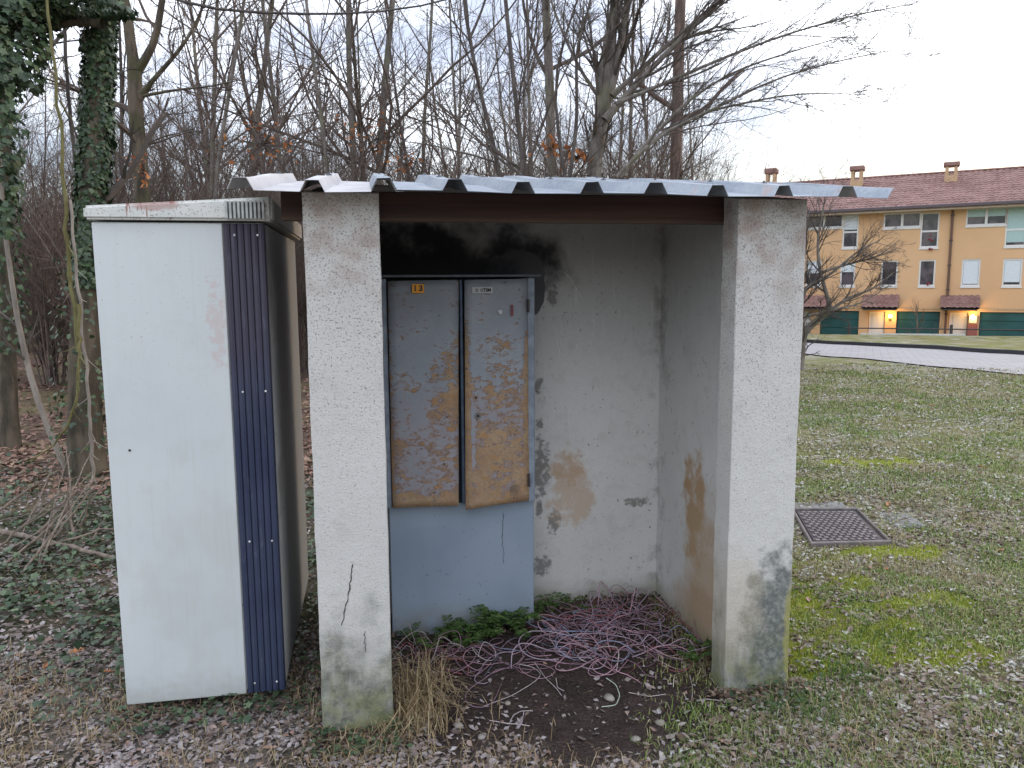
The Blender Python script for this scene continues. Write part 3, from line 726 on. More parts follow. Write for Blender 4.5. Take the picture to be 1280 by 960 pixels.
def blob(name, s, z, r, par, y=-.1, n=9):
    bm = bmesh.new()
    for k in range(n):
        bmesh.ops.create_icosphere(bm, subdivisions=1, radius=r*random.uniform(.35, .6), matrix=Matrix.Translation((s+random.uniform(-r, r), y+random.uniform(-.06, .06), z+random.uniform(-r, r)*.7)))
    return from_bm(name, bm, red, par, local=True)
for (px, py, r, par) in ((1163.5, 311, .08, tw), (1160.5, 355, .09, w2b)): blob('red_flower', *fpx(px, py), r, par)
s_, z_ = fpx(1162.5, 300); blob('red_ornament', s_, z_, .10, tw, .04, 6); blob('red_ornament', s_, z_+.25, .07, tw, .04, 4)
gg = Mat('garage_green', .5); gg.base(gg.mix(gg.ss(gg.noise(.9, 4), .35, .65), (.008, .062, .066), (.014, .095, .095)))
for g in gars:
    a, b, c, d = g; n = 5; o = mkbox('garage_door', gg.m, HB, a, b, .16, .2, c, d, local=True)
    for k in range(n):
        mkbox('panel', gg.m, o, a+.03, b-.03, .125, .158, c+(d-c)*k/n+.02, c+(d-c)*(k+1)/n-.02, bev=.012, local=True)
dw = simple('front_door_white', (.68, .66, .66), .5, var=.05)
dkm = simple('dark_metal', (.05, .045, .045), .6)
for i, g in enumerate(doors):
    a, b, c, d = g; o = mkbox('front_door', dw, HB, a+.02, b-.02, .10, .16, c, d, bev=.01, local=True)
    mkbox('handle', dkm, o, b-.16, b-.10, .04, .10, c+1.0, c+1.14, local=True)
    for z0, z1 in ((.15, .95), (1.1, d-c-.15)): mkbox('panel', dw, o, a+.18, b-.25, .085, .102, c+z0, c+z1, bev=.01, local=True)
# tiled roofs: rows of round clay tiles as real ridges
mt = Mat('clay_roof_tiles', .85); g = mt.n('ShaderNodeNewGeometry'); t1 = mt.noise(1.2, 4); t2 = mt.noise(9, 3)
c = mt.mix(mt.ss(t1, .35, .65), (.20, .105, .09), (.29, .165, .145)); c = mt.mix(mt.ss(t2, .45, .7, 0, .6), c, (.34, .24, .22)); mt.base(c)
def tiles(name, s0, s1, y0, z0, y1, z1, par, pitch=.30, rowl=.42, amp=.045, kind=None):
    ncol = int((s1-s0)/pitch); L = math.hypot(y1-y0, z1-z0); nr = max(2, int(L/rowl)); per = 5
    u = np.linspace(s0, s1, ncol*per+1); V = []; prof = amp*np.abs(np.sin(np.pi*(u-s0)/pitch))
    jit = rng.normal(0, .008, (nr, ncol*per+1))
    for r in range(nr):
        for e in (0, 1):
            t = (r+e)/nr; y = y0+(y1-y0)*t; z = z0+(z1-z0)*t
            z = z+prof+(.045 if e == 0 else .012)+jit[r]
            V.append(np.stack([u, np.full_like(u, y), z], 1))
    k = len(u); V = np.concatenate(V); i = (np.arange(2*nr-1)[:, None]*k+np.arange(k-1)[None, :]).ravel()
    return props(link(name, np_mesh(name, V, np.stack([i, i+1, i+k+1, i+k], 1), False), mt.m, par, local=True), kind=kind)
RY = 5.2
# ridge height from the photograph
r_ = ray(1280, 211); qx, qy = P0[0]-NF[0]*RY, P0[1]-NF[1]*RY; t_ = (NF[0]*qx+NF[1]*qy)/(NF[0]*r_[0]+NF[1]*r_[1]); RZ = (O3+r_*t_)[2]
roof = mkbox('roof', simple('roof_deck', (.16, .10, .09), .9), HB, S0-.3, S1+.3, -.55, -.5, EAVE-.03, EAVE-.01, local=True)
bm = bmesh.new()
a = [(S0-.3, -.62, EAVE+.02), (S1+.3, -.62, EAVE+.02), (S1+.3, RY, RZ), (S0-.3, RY, RZ)]; b = [(S0-.3, DB+1, EAVE+.02), (S1+.3, DB+1, EAVE+.02)]
quad(bm, *a); quad(bm, a[3], a[2], b[1], b[0]); quad(bm, a[0], a[3], b[0], b[0][:2]+(EAVE-.1,)) ; quad(bm, a[2], a[1], (S1+.3, -.62, EAVE-.1), b[1])
from_bm('roof_slab', bm, bpy.data.materials['roof_deck'], roof, local=True)
tiles('roof_tile', S0-.3, S1+.3, -.70, EAVE+.03, RY, RZ+.03, roof, kind='stuff')
mkbox('ridge', mt.m, roof, S0-.3, S1+.3, RY-.13, RY+.13, RZ+.02, RZ+.15, bev=.05, local=True)
mkbox('gutter', simple('gutter_brown', (.10, .075, .085), .5), HB, S0-.3, S1+.3, -.84, -.70, EAVE-.06, EAVE+.12, bev=.03, local=True)
mkbox('soffit', simple('soffit_beige', (.55, .45, .36), .8), HB, S0-.3, S1+.3, -.69, -.004, EAVE-.16, EAVE-.05, local=True)
sp = fpx(1191.3, 262, .1)[0]; sp2 = fpx(1181.5, 412, .1)[0]
mkbox('drain_pipe', simple('pipe_brown', (.13, .07, .05), .5), HB, (sp+sp2)/2-.06, (sp+sp2)/2+.06, -.14, -.03, BZ, EAVE-.16, bev=.03, seg=2, local=True)
for k in range(6): mkbox('pipe_bracket', dkm, HB, (sp+sp2)/2-.09, (sp+sp2)/2+.09, -.15, -.005, BZ+1+k*1.3, BZ+1.05+k*1.3, local=True)
# chimneys stand on the front slope
def chim(px, ptop, pbase, wpx):
    yb = 3.6; s, z1 = fpx(px, ptop, -yb); s_, z0 = fpx(px, pbase, -yb); wd = wpx/960*np.linalg.norm([*(P0), 0])*1.02/2
    mch = bpy.data.materials.get('chimney_render') or simple('chimney_render', (.52, .36, .22), .9)
    z0 = min(z0, EAVE+(RZ-EAVE)*(yb/RY)-.1)
    hgt = z1-z0; o = mkbox('chimney', mch, roof, s-wd*.8, s+wd*.8, yb-wd*.8, yb+wd*.8, z0-.5, z0+hgt*.42, local=True)
    for dx in (-1, 1):
        for dy in (-1, 1):
            cx, cy = s+dx*wd*.55, yb+dy*wd*.55; mkbox('chimney_post', mch, o, cx-wd*.22, cx+wd*.22, cy-wd*.22, cy+wd*.22, z0+hgt*.42, z0+hgt*.8, local=True)
    mkbox('chimney_cap', mt.m, o, s-wd, s+wd, yb-wd, yb+wd, z0+hgt*.802, z1, bev=.05, local=True)
    mkbox('flashing', simple('flashing', (.38, .36, .36), .6) if 'flashing' not in bpy.data.materials else bpy.data.materials['flashing'], o, s-wd*1.2, s+wd*1.5, yb-wd*1.6, yb-wd*.82, z0-.32, z0-.05, local=True)
chim(964.5, 211, 229, 15); chim(1072, 208, 227, 16); chim(1190, 203, 219, 16)
# door canopies, lamps, walls between
ml = Mat('lamp_glow', .5); ml.b.inputs['Emission Color'].default_value = (1, .60, .18, 1); ml.b.inputs['Emission Strength'].default_value = 9
for (x0, y0, x1, y1) in ((1000, 370, 1036, 387), (1079, 369, 1124.5, 387.5), (1176, 370, 1225, 388)):
    a, zt = fpx(x0, y0); b, zb = fpx(x1, y1, 1.0); a2 = fpx(x0, y1, 1.0)[0]; b0 = fpx(x1, y0)[0]
    cn = mkbox('door_canopy', dkm, HB, a+.1, b0-.1, -1.0, -.003, zb-.02, zb+.06, local=True)
    tiles('canopy_tile', a, b0, -1.1, zb+.08, -.01, zt, cn, pitch=.26, rowl=.35, kind='stuff')
    for s in (a+.06, b0-.06):
        bm = bmesh.new(); v = [bm.verts.new(p) for p in ((s-.04, -1.0, zb+.06), (s-.04, -.003, zb+.06), (s-.04, -.003, zt-.04), (s+.04, -1.0, zb+.06), (s+.04, -.003, zb+.06), (s+.04, -.003, zt-.04))]
        for f in ((0, 2, 1), (3, 4, 5), (0, 1, 4, 3), (1, 2, 5, 4), (0, 3, 5, 2)): bm.faces.new([v[i] for i in f])
        from_bm('canopy_side', bm, bpy.data.materials['dark_metal'], cn, local=True)
for (px, py) in ((1113, 395), (1215.6, 395.5)):
    s, z = fpx(px, py); lo = mkbox('wall_lamp', dkm, HB, s-.05, s+.05, -.13, -.002, z-.22, z-.10, local=True)
    bm = bmesh.new(); bmesh.ops.create_uvsphere(bm, u_segments=12, v_segments=8, radius=.10, matrix=Matrix.Translation((s, -.15, z))); from_bm('glowing_globe', bm, ml.m, lo, smooth=True, local=True)
    pl = bpy.data.lights.new('wall_lamp_light', 'POINT'); pl.energy = 22; pl.color = (1, .55, .16); pl.shadow_soft_size = .14
    po = bpy.data.objects.new('wall_lamp_light', pl); C.objects.link(po); po.parent = HB; po.location = (s, -.34, z)
for (px, w_) in ((1215, 1.2),):
    s, z = fpx(px, 405); mkbox('mail_box', simple('mail_box_red', (.30, .10, .08), .6), HB, s-.2, s+.25, -.3, -.005, BZ+.3, z, local=True)
    mkbox('meter_box', simple('meter_grey', (.4, .4, .4), .6), HB, s-.15, s+.2, -.2, -.005, z+.05, z+.45, local=True)
# rail with posts and low white edge along the crest
def front(s, off): return (P0[0]+UF[0]*s+NF[0]*off, P0[1]+UF[1]*s+NF[1]*off)
sA, sB = fpx(1055, 411, 4.2)[0], fpx(1280, 412, 4.2)[0]+6
rl = empty('guard_rail', (*front(sA, 4.2), 0), 'thin dark horizontal guard rail on posts in front of the garages', 'railing')
zr = [fpx(1100, 410.5, 4.2)[1], fpx(1270, 412.5, 4.2)[1]]
def zrail(s): s0, s1_ = fpx(1100, 410.5, 4.2)[0], fpx(1270, 412.5, 4.2)[0]; return zr[0]+(zr[1]-zr[0])*(s-s0)/(s1_-s0)
P = np.array([(*front(s, 4.2), zrail(s)) for s in np.linspace(sA, sB, 8)]); V, Q = tube_arr(P[None], np.full((1, 8), .035), 6)
link('rail', np_mesh('rail', V, Q, True), dkm, rl)
s = fpx(1189, 412, 4.2)[0]
for k in range(-2, 4):
    ss_ = s+k*4.6
    if not sA-.1 < ss_ < sB: continue
    x, y = front(ss_, 4.2); g0 = hz(x, y)
    P = np.array([(x, y, g0-.2), (x, y, zrail(ss_)+.22)]); V, Q = tube_arr(P[None], np.full((1, 2), .07), 8); link('post', np_mesh('post', V, Q, True), dkm, rl)
we = empty('edging_strip', (*front(fpx(1075, 420, 4.0)[0], 4.0), 0), 'low white kerb edging along the grass crest before the garages', 'edging')
a, b = fpx(1075, 420, 4.4)[0], fpx(1206, 421, 4.4)[0]; n = 20; V = []
for k in range(n+1):
    x, y = front(a+(b-a)*k/n, 4.4); x2, y2 = front(a+(b-a)*k/n, 4.28); g0 = hz(x, y)
    V += [(x, y, g0-.1), (x, y, g0+.07), (x2, y2, g0+.07), (x2, y2, g0-.1)]
i = (np.arange(n)[:, None]*4+np.arange(3)[None, :]).ravel()
link('kerb_edge', np_mesh('kerb_edge', np.array(V), np.stack([i, i+4, i+5, i+1], 1)), simple('edge_white', (.6, .6, .58), .8), we)

# ================================================================ TREES
def grow(parent_P, parent_R, per, lfrac, tmin, ang, up, n, wob, rr, rs, tmax=.98, rad_floor=.0015, bias=None):
    """spawn per children on every parent; returns P (M*per,n,3), R"""
    Mp, pn, _ = parent_P.shape
    L = np.linalg.norm(np.diff(parent_P, axis=1), axis=2).sum(1)
    t = rs.uniform(tmin, tmax, (Mp, per)); ft = t*(pn-1); i0 = np.clip(ft.astype(int), 0, pn-2); f = ft-i0
    m = np.arange(Mp)[:, None]
    base = parent_P[m, i0]*(1-f[..., None])+parent_P[m, i0+1]*f[..., None]
    tg = parent_P[m, i0+1]-parent_P[m, i0]; tg /= np.linalg.norm(tg, axis=2, keepdims=True)+1e-9
    r0 = parent_R[m, i0]*(1-f)+parent_R[m, i0+1]*f
    rd = rs.normal(0, 1, (Mp, per, 3)); rd -= (rd*tg).sum(2, keepdims=True)*tg; rd /= np.linalg.norm(rd, axis=2, keepdims=True)+1e-9
    a = np.radians(rs.normal(ang, 11, (Mp, per)))[..., None]
    d = tg*np.cos(a)+rd*np.sin(a)
    if bias is not None: d = d+bias
    d = d/np.linalg.norm(d, axis=2, keepdims=True)
    ln = L[:, None]*lfrac*(1.15-t*.6)*rs.uniform(.55, 1.25, (Mp, per))
    N = Mp*per; d = d.reshape(N, 3); ln = ln.reshape(N); base = base.reshape(N, 3)
    st = ln[:, None]/(n-1); P = np.empty((N, n, 3)); P[:, 0] = base; cur = d
    bend = rs.normal(0, wob*.5, (N, 3))
    for k in range(1, n):
        cur = cur+bend+rs.normal(0, wob, (N, 3)); cur[:, 2] += up
        cur /= np.linalg.norm(cur, axis=1, keepdims=True); P[:, k] = P[:, k-1]+cur*st
    r0 = np.minimum(r0.reshape(N)*rr, ln*.03+.002); R = np.maximum(r0[:, None]*np.linspace(1, .25, n)[None]**.8, rad_floor)
    return P, R
def bark(name, c1, c2, c3=None, scale=14):
    m = Mat(name, .9, 0, .2); v = m.objc(); a = m.noise(scale, 5, .65, vec=v, stretch=(1, 1, .22)); b = m.noise(2.0, 4, .6, vec=v)
    c = m.mix(m.ss(a, .35, .68), c1, c2)
    if c3: c = m.mix(m.ss(b, .5, .68, 0, .8), c, c3)
    m.base(c).bump(a, .8, .02); return m.m
BK_GREY = bark('grey_bark', (.13, .115, .105), (.25, .225, .20), (.16, .16, .10))
BK_DARK = bark('dark_bark', (.07, .06, .058), (.14, .12, .11))
BK_RED = bark('reddish_pine_bark', (.11, .078, .068), (.22, .155, .135))
BK_MOSS = bark('mossy_bark', (.055, .047, .036), (.15, .122, .09), (.085, .085, .045), 9)
BK_YEL = bark('yellow_green_bark', (.12, .11, .045), (.21, .19, .09), scale=20)
BK_PALE = bark('pale_bark', (.22, .19, .165), (.34, .30, .26), scale=16)
TW_P = simple('purple_brown_twigs', (.125, .095, .080), .9, var=.3, scale=3)
TW_G = simple('grey_brown_twigs', (.10, .083, .072), .9, var=.3, scale=3)
TW_R = simple('russet_twigs', (.17, .115, .09), .9, var=.3, scale=3)
def tree_mesh(stems, seed, spec, twn=4):
    """stems: list of (path pts, r0, r1); spec: per-level tuples. -> trunk mesh data, crown mesh data"""
    rs = np.random.default_rng(seed); parts = []; n0 = 14
    SP = np.stack([smooth_path(p, n0) for p, _, _ in stems]); SR = np.stack([np.linspace(a, b, n0) for _, a, b in stems])
    for k in range(len(stems)):
        L = np.linalg.norm(np.diff(SP[k], axis=0), axis=1).sum(); SP[k, 1:-1] += np.cumsum(rs.normal(0, L*.0009, (n0-2, 3)), axis=0)*[1, 1, 0]
    SR[:, 0] *= 1.25
    trunk = tube_arr(SP, SR, 9); P, R = SP, SR; cr = []
    for li, (per, lf, tmin, ang, up, n, wob, rr) in enumerate(spec):
        k = 5 if li == 0 else 3
        P, R = grow(P, R, per, lf, tmin, ang, up, n, wob, rr, rs, rad_floor=.0022)
        cr.append(tube_arr(P, R, k))
    return trunk, merge(cr), P
def make_tree(name, base, tm, cm, bmat, tmat, label, cat, group, copies_of=None):
    r = empty(name, base, label, cat, group)
    link('trunk', tm, bmat if not tm.materials else None, r, local=True); link('crown', cm, tmat if not cm.materials else None, r, local=True)
    return r
def hero(name, stems, seed, spec, bmat, tmat, label, cat='tree', group=None):
    base = np.array(stems[0][0][0], float)
    st = [([np.array(q)-base for q in p], a, b) for p, a, b in stems]
    tr, cr, tips = tree_mesh(st, seed, spec)
    r = make_tree(name, tuple(base), np_mesh('trunk', tr[0], tr[1], True), np_mesh('crown', cr[0], cr[1], False), bmat, tmat, label, cat, group)
    return r, tips.reshape(-1, tips.shape[1], 3)[:, -1]+base
def pp(pts, d):
    """pixel path at camera depth d (list of (px,py[,dd])), first snapped to ground if py is None"""
    out = []
    for q in pts:
        out.append(at_depth(q[0], q[1], d+(q[2] if len(q) > 2 else 0)))
    return out
def grounded(pts, d):
    P = pp(pts, d); b = P[0].copy(); P[0] = np.array([b[0], b[1], hz(b[0], b[1])-.1]); return P
FINE = [(9, .42, .22, 42, .05, 7, .10, .5), (6, .5, .15, 38, .03, 5, .12, .6), (6, .5, .15, 38, .02, 4, .14, .7), (3, .55, .2, 36, .0, 3, .12, .8)]
MED = [(10, .34, .3, 44, .06, 6, .10, .5), (6, .5, .15, 40, .04, 5, .12, .6), (7, .5, .12, 40, .02, 4, .14, .7)]
# --- the multi-stemmed tree right of centre, fanning to the right
hero('bare_tree', [(grounded([(738, 360), (742, 222), (752, 150)], 11), .13, .10), (pp([(752, 150), (758, 110), (765, 50), (772, -60), (776, -260)], 11), .085, .02),
     (pp([(752, 150), (768, 95), (780, 30), (790, -80), (800, -220)], 11), .075, .02), (pp([(750, 165), (747, 110), (755, 60), (768, 0), (760, -120)], 11), .06, .015),
     (pp([(756, 150), (800, 100), (860, 40), (930, -30), (1000, -90)], 10.6), .05, .010), (pp([(765, 120), (830, 60), (900, 0), (960, -70)], 10.8), .04, .010),
     (pp([(770, 130), (850, 95), (960, 50), (1060, 20), (1140, 5)], 10.4), .028, .005), (pp([(778, 215), (840, 150), (920, 130), (1000, 115), (1080, 118)], 10.2), .026, .004),
     (pp([(775, 222), (800, 185), (850, 135), (900, 95), (1000, 60), (1060, 45)], 10.0), .026, .005), (pp([(760, 140), (720, 80), (690, 10), (670, -80)], 11.2), .03, .008),
     (pp([(770, 222), (830, 160), (880, 145), (960, 100), (1050, 75), (1130, 60)], 9.8), .024, .004)],
     11, [(16, .33, .12, 26, .03, 7, .07, .5), (8, .42, .1, 30, .015, 5, .09, .6), (6, .5, .1, 32, .01, 4, .10, .7)], BK_GREY, TW_G,
     'grey multi-stemmed bare tree whose long branches fan to the right over the shelter roof')
hero('pine_tree', [(grounded([(848, 360), (845, 222), (847, 100), (851, 0), (855, -130), (858, -260)], 13), .125, .07), (pp([(846, 138), (815, 118), (795, 100)], 13), .05, .03), (pp([(846, 150), (880, 138), (905, 108), (930, 85)], 13), .045, .02)],
     12, [(5, .10, .3, 60, -.01, 5, .10, .35), (5, .5, .2, 40, .0, 4, .12, .6)], BK_RED, TW_G, 'tall straight reddish trunk behind the right part of the roof')
hero('bare_tree', [(grounded([(690, 360), (688, 222), (684, 110), (680, 30), (676, -60), (672, -200)], 12), .10, .05)], 13, FINE[:3], BK_GREY, TW_G, 'straight grey tree trunk with orange dead leaves at its side above the roof')
hero('bare_tree', [(grounded([(665, 360), (658, 225), (650, 140), (643, 70), (632, 0), (630, -120), (634, -200)], 10), .042, .02)], 14, MED, BK_DARK, TW_G, 'thin dark wavy trunk just left of the straight grey one')
hero('bare_tree', [(grounded([(640, 360), (630, 224), (612, 160), (596, 100), (585, 50), (578, 0), (570, -130)], 10.5), .045, .018), (pp([(586, 50), (600, 20), (612, -20), (620, -80)], 10.5), .02, .008)], 15, MED, BK_DARK, TW_G, 'thin dark trunk curving up to the left above the middle of the roof')
hero('bare_tree', [(grounded([(725, 360), (712, 222), (700, 180), (688, 120), (700, 60), (715, 20), (735, -40)], 10.2), .035, .012), (pp([(712, 222), (722, 150), (718, 60), (736, 10), (745, -50)], 10.2), .028, .012)], 16, MED, BK_DARK, TW_P, 'slim dark forked tree between the straight trunk and the multi-stemmed tree')
for k, (pts, d, r0, lab) in enumerate([
    ([(446, 360), (444, 225), (440, 140), (436, 60), (434, -20), (430, -200)], 15, .085, 'pale grey trunk rising above the left pillar'),
    ([(470, 360), (472, 222), (480, 110), (488, 30), (496, -60), (500, -200)], 15.5, .10, 'grey trunk leaning slightly right over the beam end'),
    ([(415, 360), (412, 222), (400, 140), (392, 60), (380, -30), (372, -180)], 14, .05, 'slim grey trunk leaning left behind the left pillar'),
    ([(536, 360), (528, 222), (530, 130), (540, 50), (545, -60), (550, -200)], 18, .06, 'slender upright trunk in the thicket behind the doors'),
    ([(350, 360), (352, 240), (345, 140), (330, 40), (322, -60), (310, -200)], 17, .07, 'slender trunk between the white cabinet and the roof end'),
    ([(262, 380), (266, 240), (280, 130), (300, 40), (310, -60), (330, -200)], 16, .06, 'slim trunk behind the top of the white cabinet')]):
    hero('bare_tree', [(grounded(pts, d), r0, r0*.35)], 20+k, FINE[:3] if k % 2 else MED, BK_GREY, TW_P, lab)
# --- forked tree behind the white cabinet
hero('bare_tree', [(grounded([(188, 420), (180, 245), (172, 150), (168, 90)], 10.5), .115, .095), (pp([(168, 90), (162, 45), (158, 0), (140, -60), (120, -160)], 10.5), .08, .03),
     (pp([(168, 92), (185, 75), (198, 45), (202, 0), (214, -60), (225, -180)], 10.5), .055, .02), (pp([(176, 118), (200, 90), (228, 60), (250, 20), (268, -30)], 10.3), .035, .01),
     (pp([(178, 120), (220, 112), (262, 108), (300, 100)], 10.3), .022, .005)], 31, FINE[:3], BK_MOSS, TW_P, 'brown forked tree standing behind the top of the white cabinet')
# --- long thin bough crossing the top edge
hero('overhanging_bough', [(pp([(120, -60, .8), (205, 0), (270, 16), (340, 16), (430, 20), (520, 12), (620, -20)], 6.0), .016, .005)], 32, [(9, .16, .1, 40, .05, 5, .1, .5), (4, .5, .1, 38, .02, 4, .1, .6)], BK_DARK, TW_P, 'long thin dark bough crossing the top left of the view', 'branch')
# --- ivy tree
ivy_base = grounded([(104, 560), (104, 500), (106, 400), (113, 250), (121, 120), (128, 0), (134, -130), (138, -300)], 6.75)
ivy_tree, _ = hero('ivy_tree', [(ivy_base, .15, .03), (pp([(128, 30), (90, 25), (40, 40), (0, 42), (-60, 60)], 6.4), .035, .014), (pp([(126, -60), (60, -80), (0, -60), (-60, -80)], 6.3), .04, .015),
     (pp([(100, -60), (120, -20), (60, 10), (20, 60)], 6.2), .02, .01)], 33, [(5, .28, .35, 45, .02, 6, .1, .4), (5, .5, .1, 40, .0, 5, .12, .6), (4, .5, .1, 40, .0, 4, .12, .7)], BK_MOSS, TW_G, 'thick mossy tree covered with dark green ivy left of the white cabinet')
# second ivy-clad small trunk at the left edge
it2, _ = hero('ivy_tree', [(grounded([(12, 545), (10, 470), (9, 380), (6, 260), (8, 150), (2, 0), (0, -150)], 8.0), .085, .04)], 34, MED[:2], BK_MOSS, TW_G, 'slim ivy-wrapped trunk at the left edge of the view')
hero('sapling', [(pp([(92, 600), (66, 560), (48, 500), (28, 440), (12, 340), (3, 250), (0, 150)], 6.9), .030, .016)], 35, [(6, .16, .3, 40, .05, 5, .1, .5), (4, .5, .1, 38, .02, 4, .1, .6)], BK_PALE, TW_G, 'pale leaning stem crossing the slim ivy trunk at the far left', 'tree')
def vine(pts, d, r0, r1, lab, mat=BK_YEL, name='yellow_stem', br=True):
    P = smooth_path(pp(pts, d), 26); P[1:-1] += rng.normal(0, .006, (24, 3)); base = P[-1]
    V, Q = tube_arr((P-base)[None], np.linspace(r0, r1, 26)[None], 6)
    r = empty(name, tuple(base), lab, 'stem'); link('stem', np_mesh('stem', V, Q, True), mat, r, local=True)
    Pc, Rc = grow((P-base)[None], np.linspace(r0, r1, 26)[None], 12, .10, .2, 35, .02, 5, .1, .4, rng); V, Q = tube_arr(Pc, Rc, 3)
    props(link('side_shoots', np_mesh('side_shoots', V, Q), mat, r, local=True), kind='stuff')
vine([(58, -40), (62, 20), (66, 80), (76, 150), (80, 230), (86, 320), (92, 380), (98, 440)], 5.9, .010, .017, 'upright yellow-green stem in front of the thicket')
vine([(98, 380), (100, 450), (96, 500), (82, 540), (62, 560), (38, 578)], 5.8, .014, .006, 'yellow-green stem curving down and left from the ivy tree')
vine([(88, 250), (94, 330), (104, 420), (112, 500), (116, 600)], 5.9, .011, .013, 'thin brownish stem hanging down the front of the ivy tree', BK_PALE)
vine([(78, -30), (80, 60), (88, 150), (98, 230), (92, 330), (104, 430)], 7.4, .016, .02, 'dark upright stem directly behind the yellow one', BK_DARK, 'dark_stem')
# --- small bare tree beyond the right pillar
c0 = at_depth(1000, 418, 17); 
hero('small_bare_tree', [(grounded([(1000, 436), (1004, 415), (1022, 400), (1038, 388)], 17.5), .10, .07), (pp([(1038, 388), (1032, 360), (1025, 340), (1022, 300), (1030, 265), (1034, 235)], 17.5), .05, .012),
     (pp([(1002, 412), (1000, 380), (1006, 355), (1040, 345), (1062, 320), (1100, 300)], 17.5), .05, .012), (pp([(1038, 388), (1060, 372), (1090, 362), (1118, 340)], 17.3), .04, .010),
     (pp([(1000, 385), (1004, 340), (1008, 300), (1012, 260)], 17.6), .045, .012), (pp([(1010, 395), (1050, 385), (1075, 380), (1100, 365)], 17.2), .03, .008),
     (pp([(1028, 340), (1060, 330), (1095, 322), (1125, 300)], 17.3), .03, .008)],
     36, [(13, .46, .12, 40, .06, 6, .10, .5), (7, .5, .1, 38, .03, 5, .12, .6), (5, .5, .1, 36, .01, 4, .12, .7)], BK_GREY, TW_G, 'small twisted bare tree beside the right pillar, in front of the orange house')
# --- shrub in front of the middle garage
x, y = front(fpx(1145, 410, 1.6)[0], 1.6)
P = [(x, y, BZ), (x, y, BZ+.5), (x+.1, y, BZ+1.6), (x, y+.1, BZ+2.9)]
hero('bare_shrub', [(P, .05, .015)], 37, [(14, .55, .1, 42, .06, 5, .1, .5), (7, .5, .1, 36, .02, 4, .12, .6)], BK_GREY, TW_R, 'bare twiggy shrub in front of the middle green garage door', 'shrub')
# --- woodland variants and copies
def variant(seed, h, r, kind):
    rs = np.random.default_rng(seed); lean = rs.normal(0, .05*h, 2)
    if kind == 'tree':
        st = [([(0, 0, -.2), (lean[0]*.3, lean[1]*.3, h*.35), (lean[0]*.8, lean[1]*.8, h*.7), (lean[0]*1.1, lean[1], h)], r, r*.2)]
        sp = [(22, .30, .12, 42, .08, 5, .09, .5), (7, .5, .12, 38, .05, 4, .12, .6), (4, .5, .1, 38, .02, 3, .12, .7)]
    else:
        st = []
        for k in range(16):
            a = rs.uniform(0, 6.28); e = rs.uniform(.1, .45)*h; b = rs.uniform(0, .25, 2)
            hh = h*rs.uniform(.6, 1.1)
            st.append(([(b[0], b[1], -.1), (b[0]+math.cos(a)*e*.3, b[1]+math.sin(a)*e*.3, hh*.5), (b[0]+math.cos(a)*e, b[1]+math.sin(a)*e, hh)], r*rs.uniform(.5, 1), .003))
        sp = [(10, .42, .12, 36, .05, 4, .09, .6), (6, .5, .12, 38, .03, 3, .12, .7)]
    tr, cr, _ = tree_mesh(st, seed, sp); return np_mesh('trunk', tr[0], tr[1], True), np_mesh('crown', cr[0], cr[1])
TV = []
for k, (h, r) in enumerate([(10, .07), (8.5, .055), (12, .10), (7, .045), (9.5, .065)]):
    t_, c_ = variant(100+k, h, r, 'tree'); t_.materials.append([BK_GREY, BK_DARK, BK_GREY, BK_PALE, BK_MOSS][k]); c_.materials.append([TW_P, TW_G, TW_P, TW_P, TW_G][k]); TV.append((t_, c_))
SV = []
for k, (h, r) in enumerate([(3.2, .018), (2.6, .015), (4.2, .02), (3.6, .017)]):
    t_, c_ = variant(200+k, h, r, 'shrub'); t_.materials.append([TW_P, TW_R, TW_P, BK_PALE][k]); c_.materials.append([TW_P, TW_R, TW_P, TW_R][k]); SV.append((t_, c_))
def scatter_copy(name, tc_, label, cat, group, x, y, s):
    r = empty(name, (x, y, hz(x, y)), label, cat, group, rng.uniform(0, 6.28)); r.scale = (s, s, s*rng.uniform(.9, 1.15))
    for nm, me in zip(('trunk', 'crown'), tc_):
        o = bpy.data.objects.new(nm, me); C.objects.link(o); o.parent = r
cnt = 0
while cnt < 84:
    yc = 14+27*rng.uniform()**.8; a = rng.uniform(-.95, .30)
    if a > .10 and rng.uniform() < .55: continue
    if yc < 14 and a > -.30 and rng.uniform() < .7: continue
    x, y = c2w(a*yc, yc); scatter_copy('woodland_tree', TV[cnt % 5], 'slender bare tree in the wood behind the shelter', 'tree', 'bare trees of the wood behind the shelter', x, y, rng.uniform(.7, 1.2)); cnt += 1
cnt = 0
while cnt < 215:
    yc = 9.5+24*rng.uniform()**.9; a = rng.uniform(-.95, .24)
    if yc < 11.5 and a > -.45: yc += 4
    x, y = c2w(a*yc, yc); scatter_copy('woodland_shrub', SV[cnt % 4], 'leafless many-stemmed thicket shrub in the wood', 'shrub', 'leafless shrubs of the thicket', x, y, rng.uniform(.7, 1.25)); cnt += 1
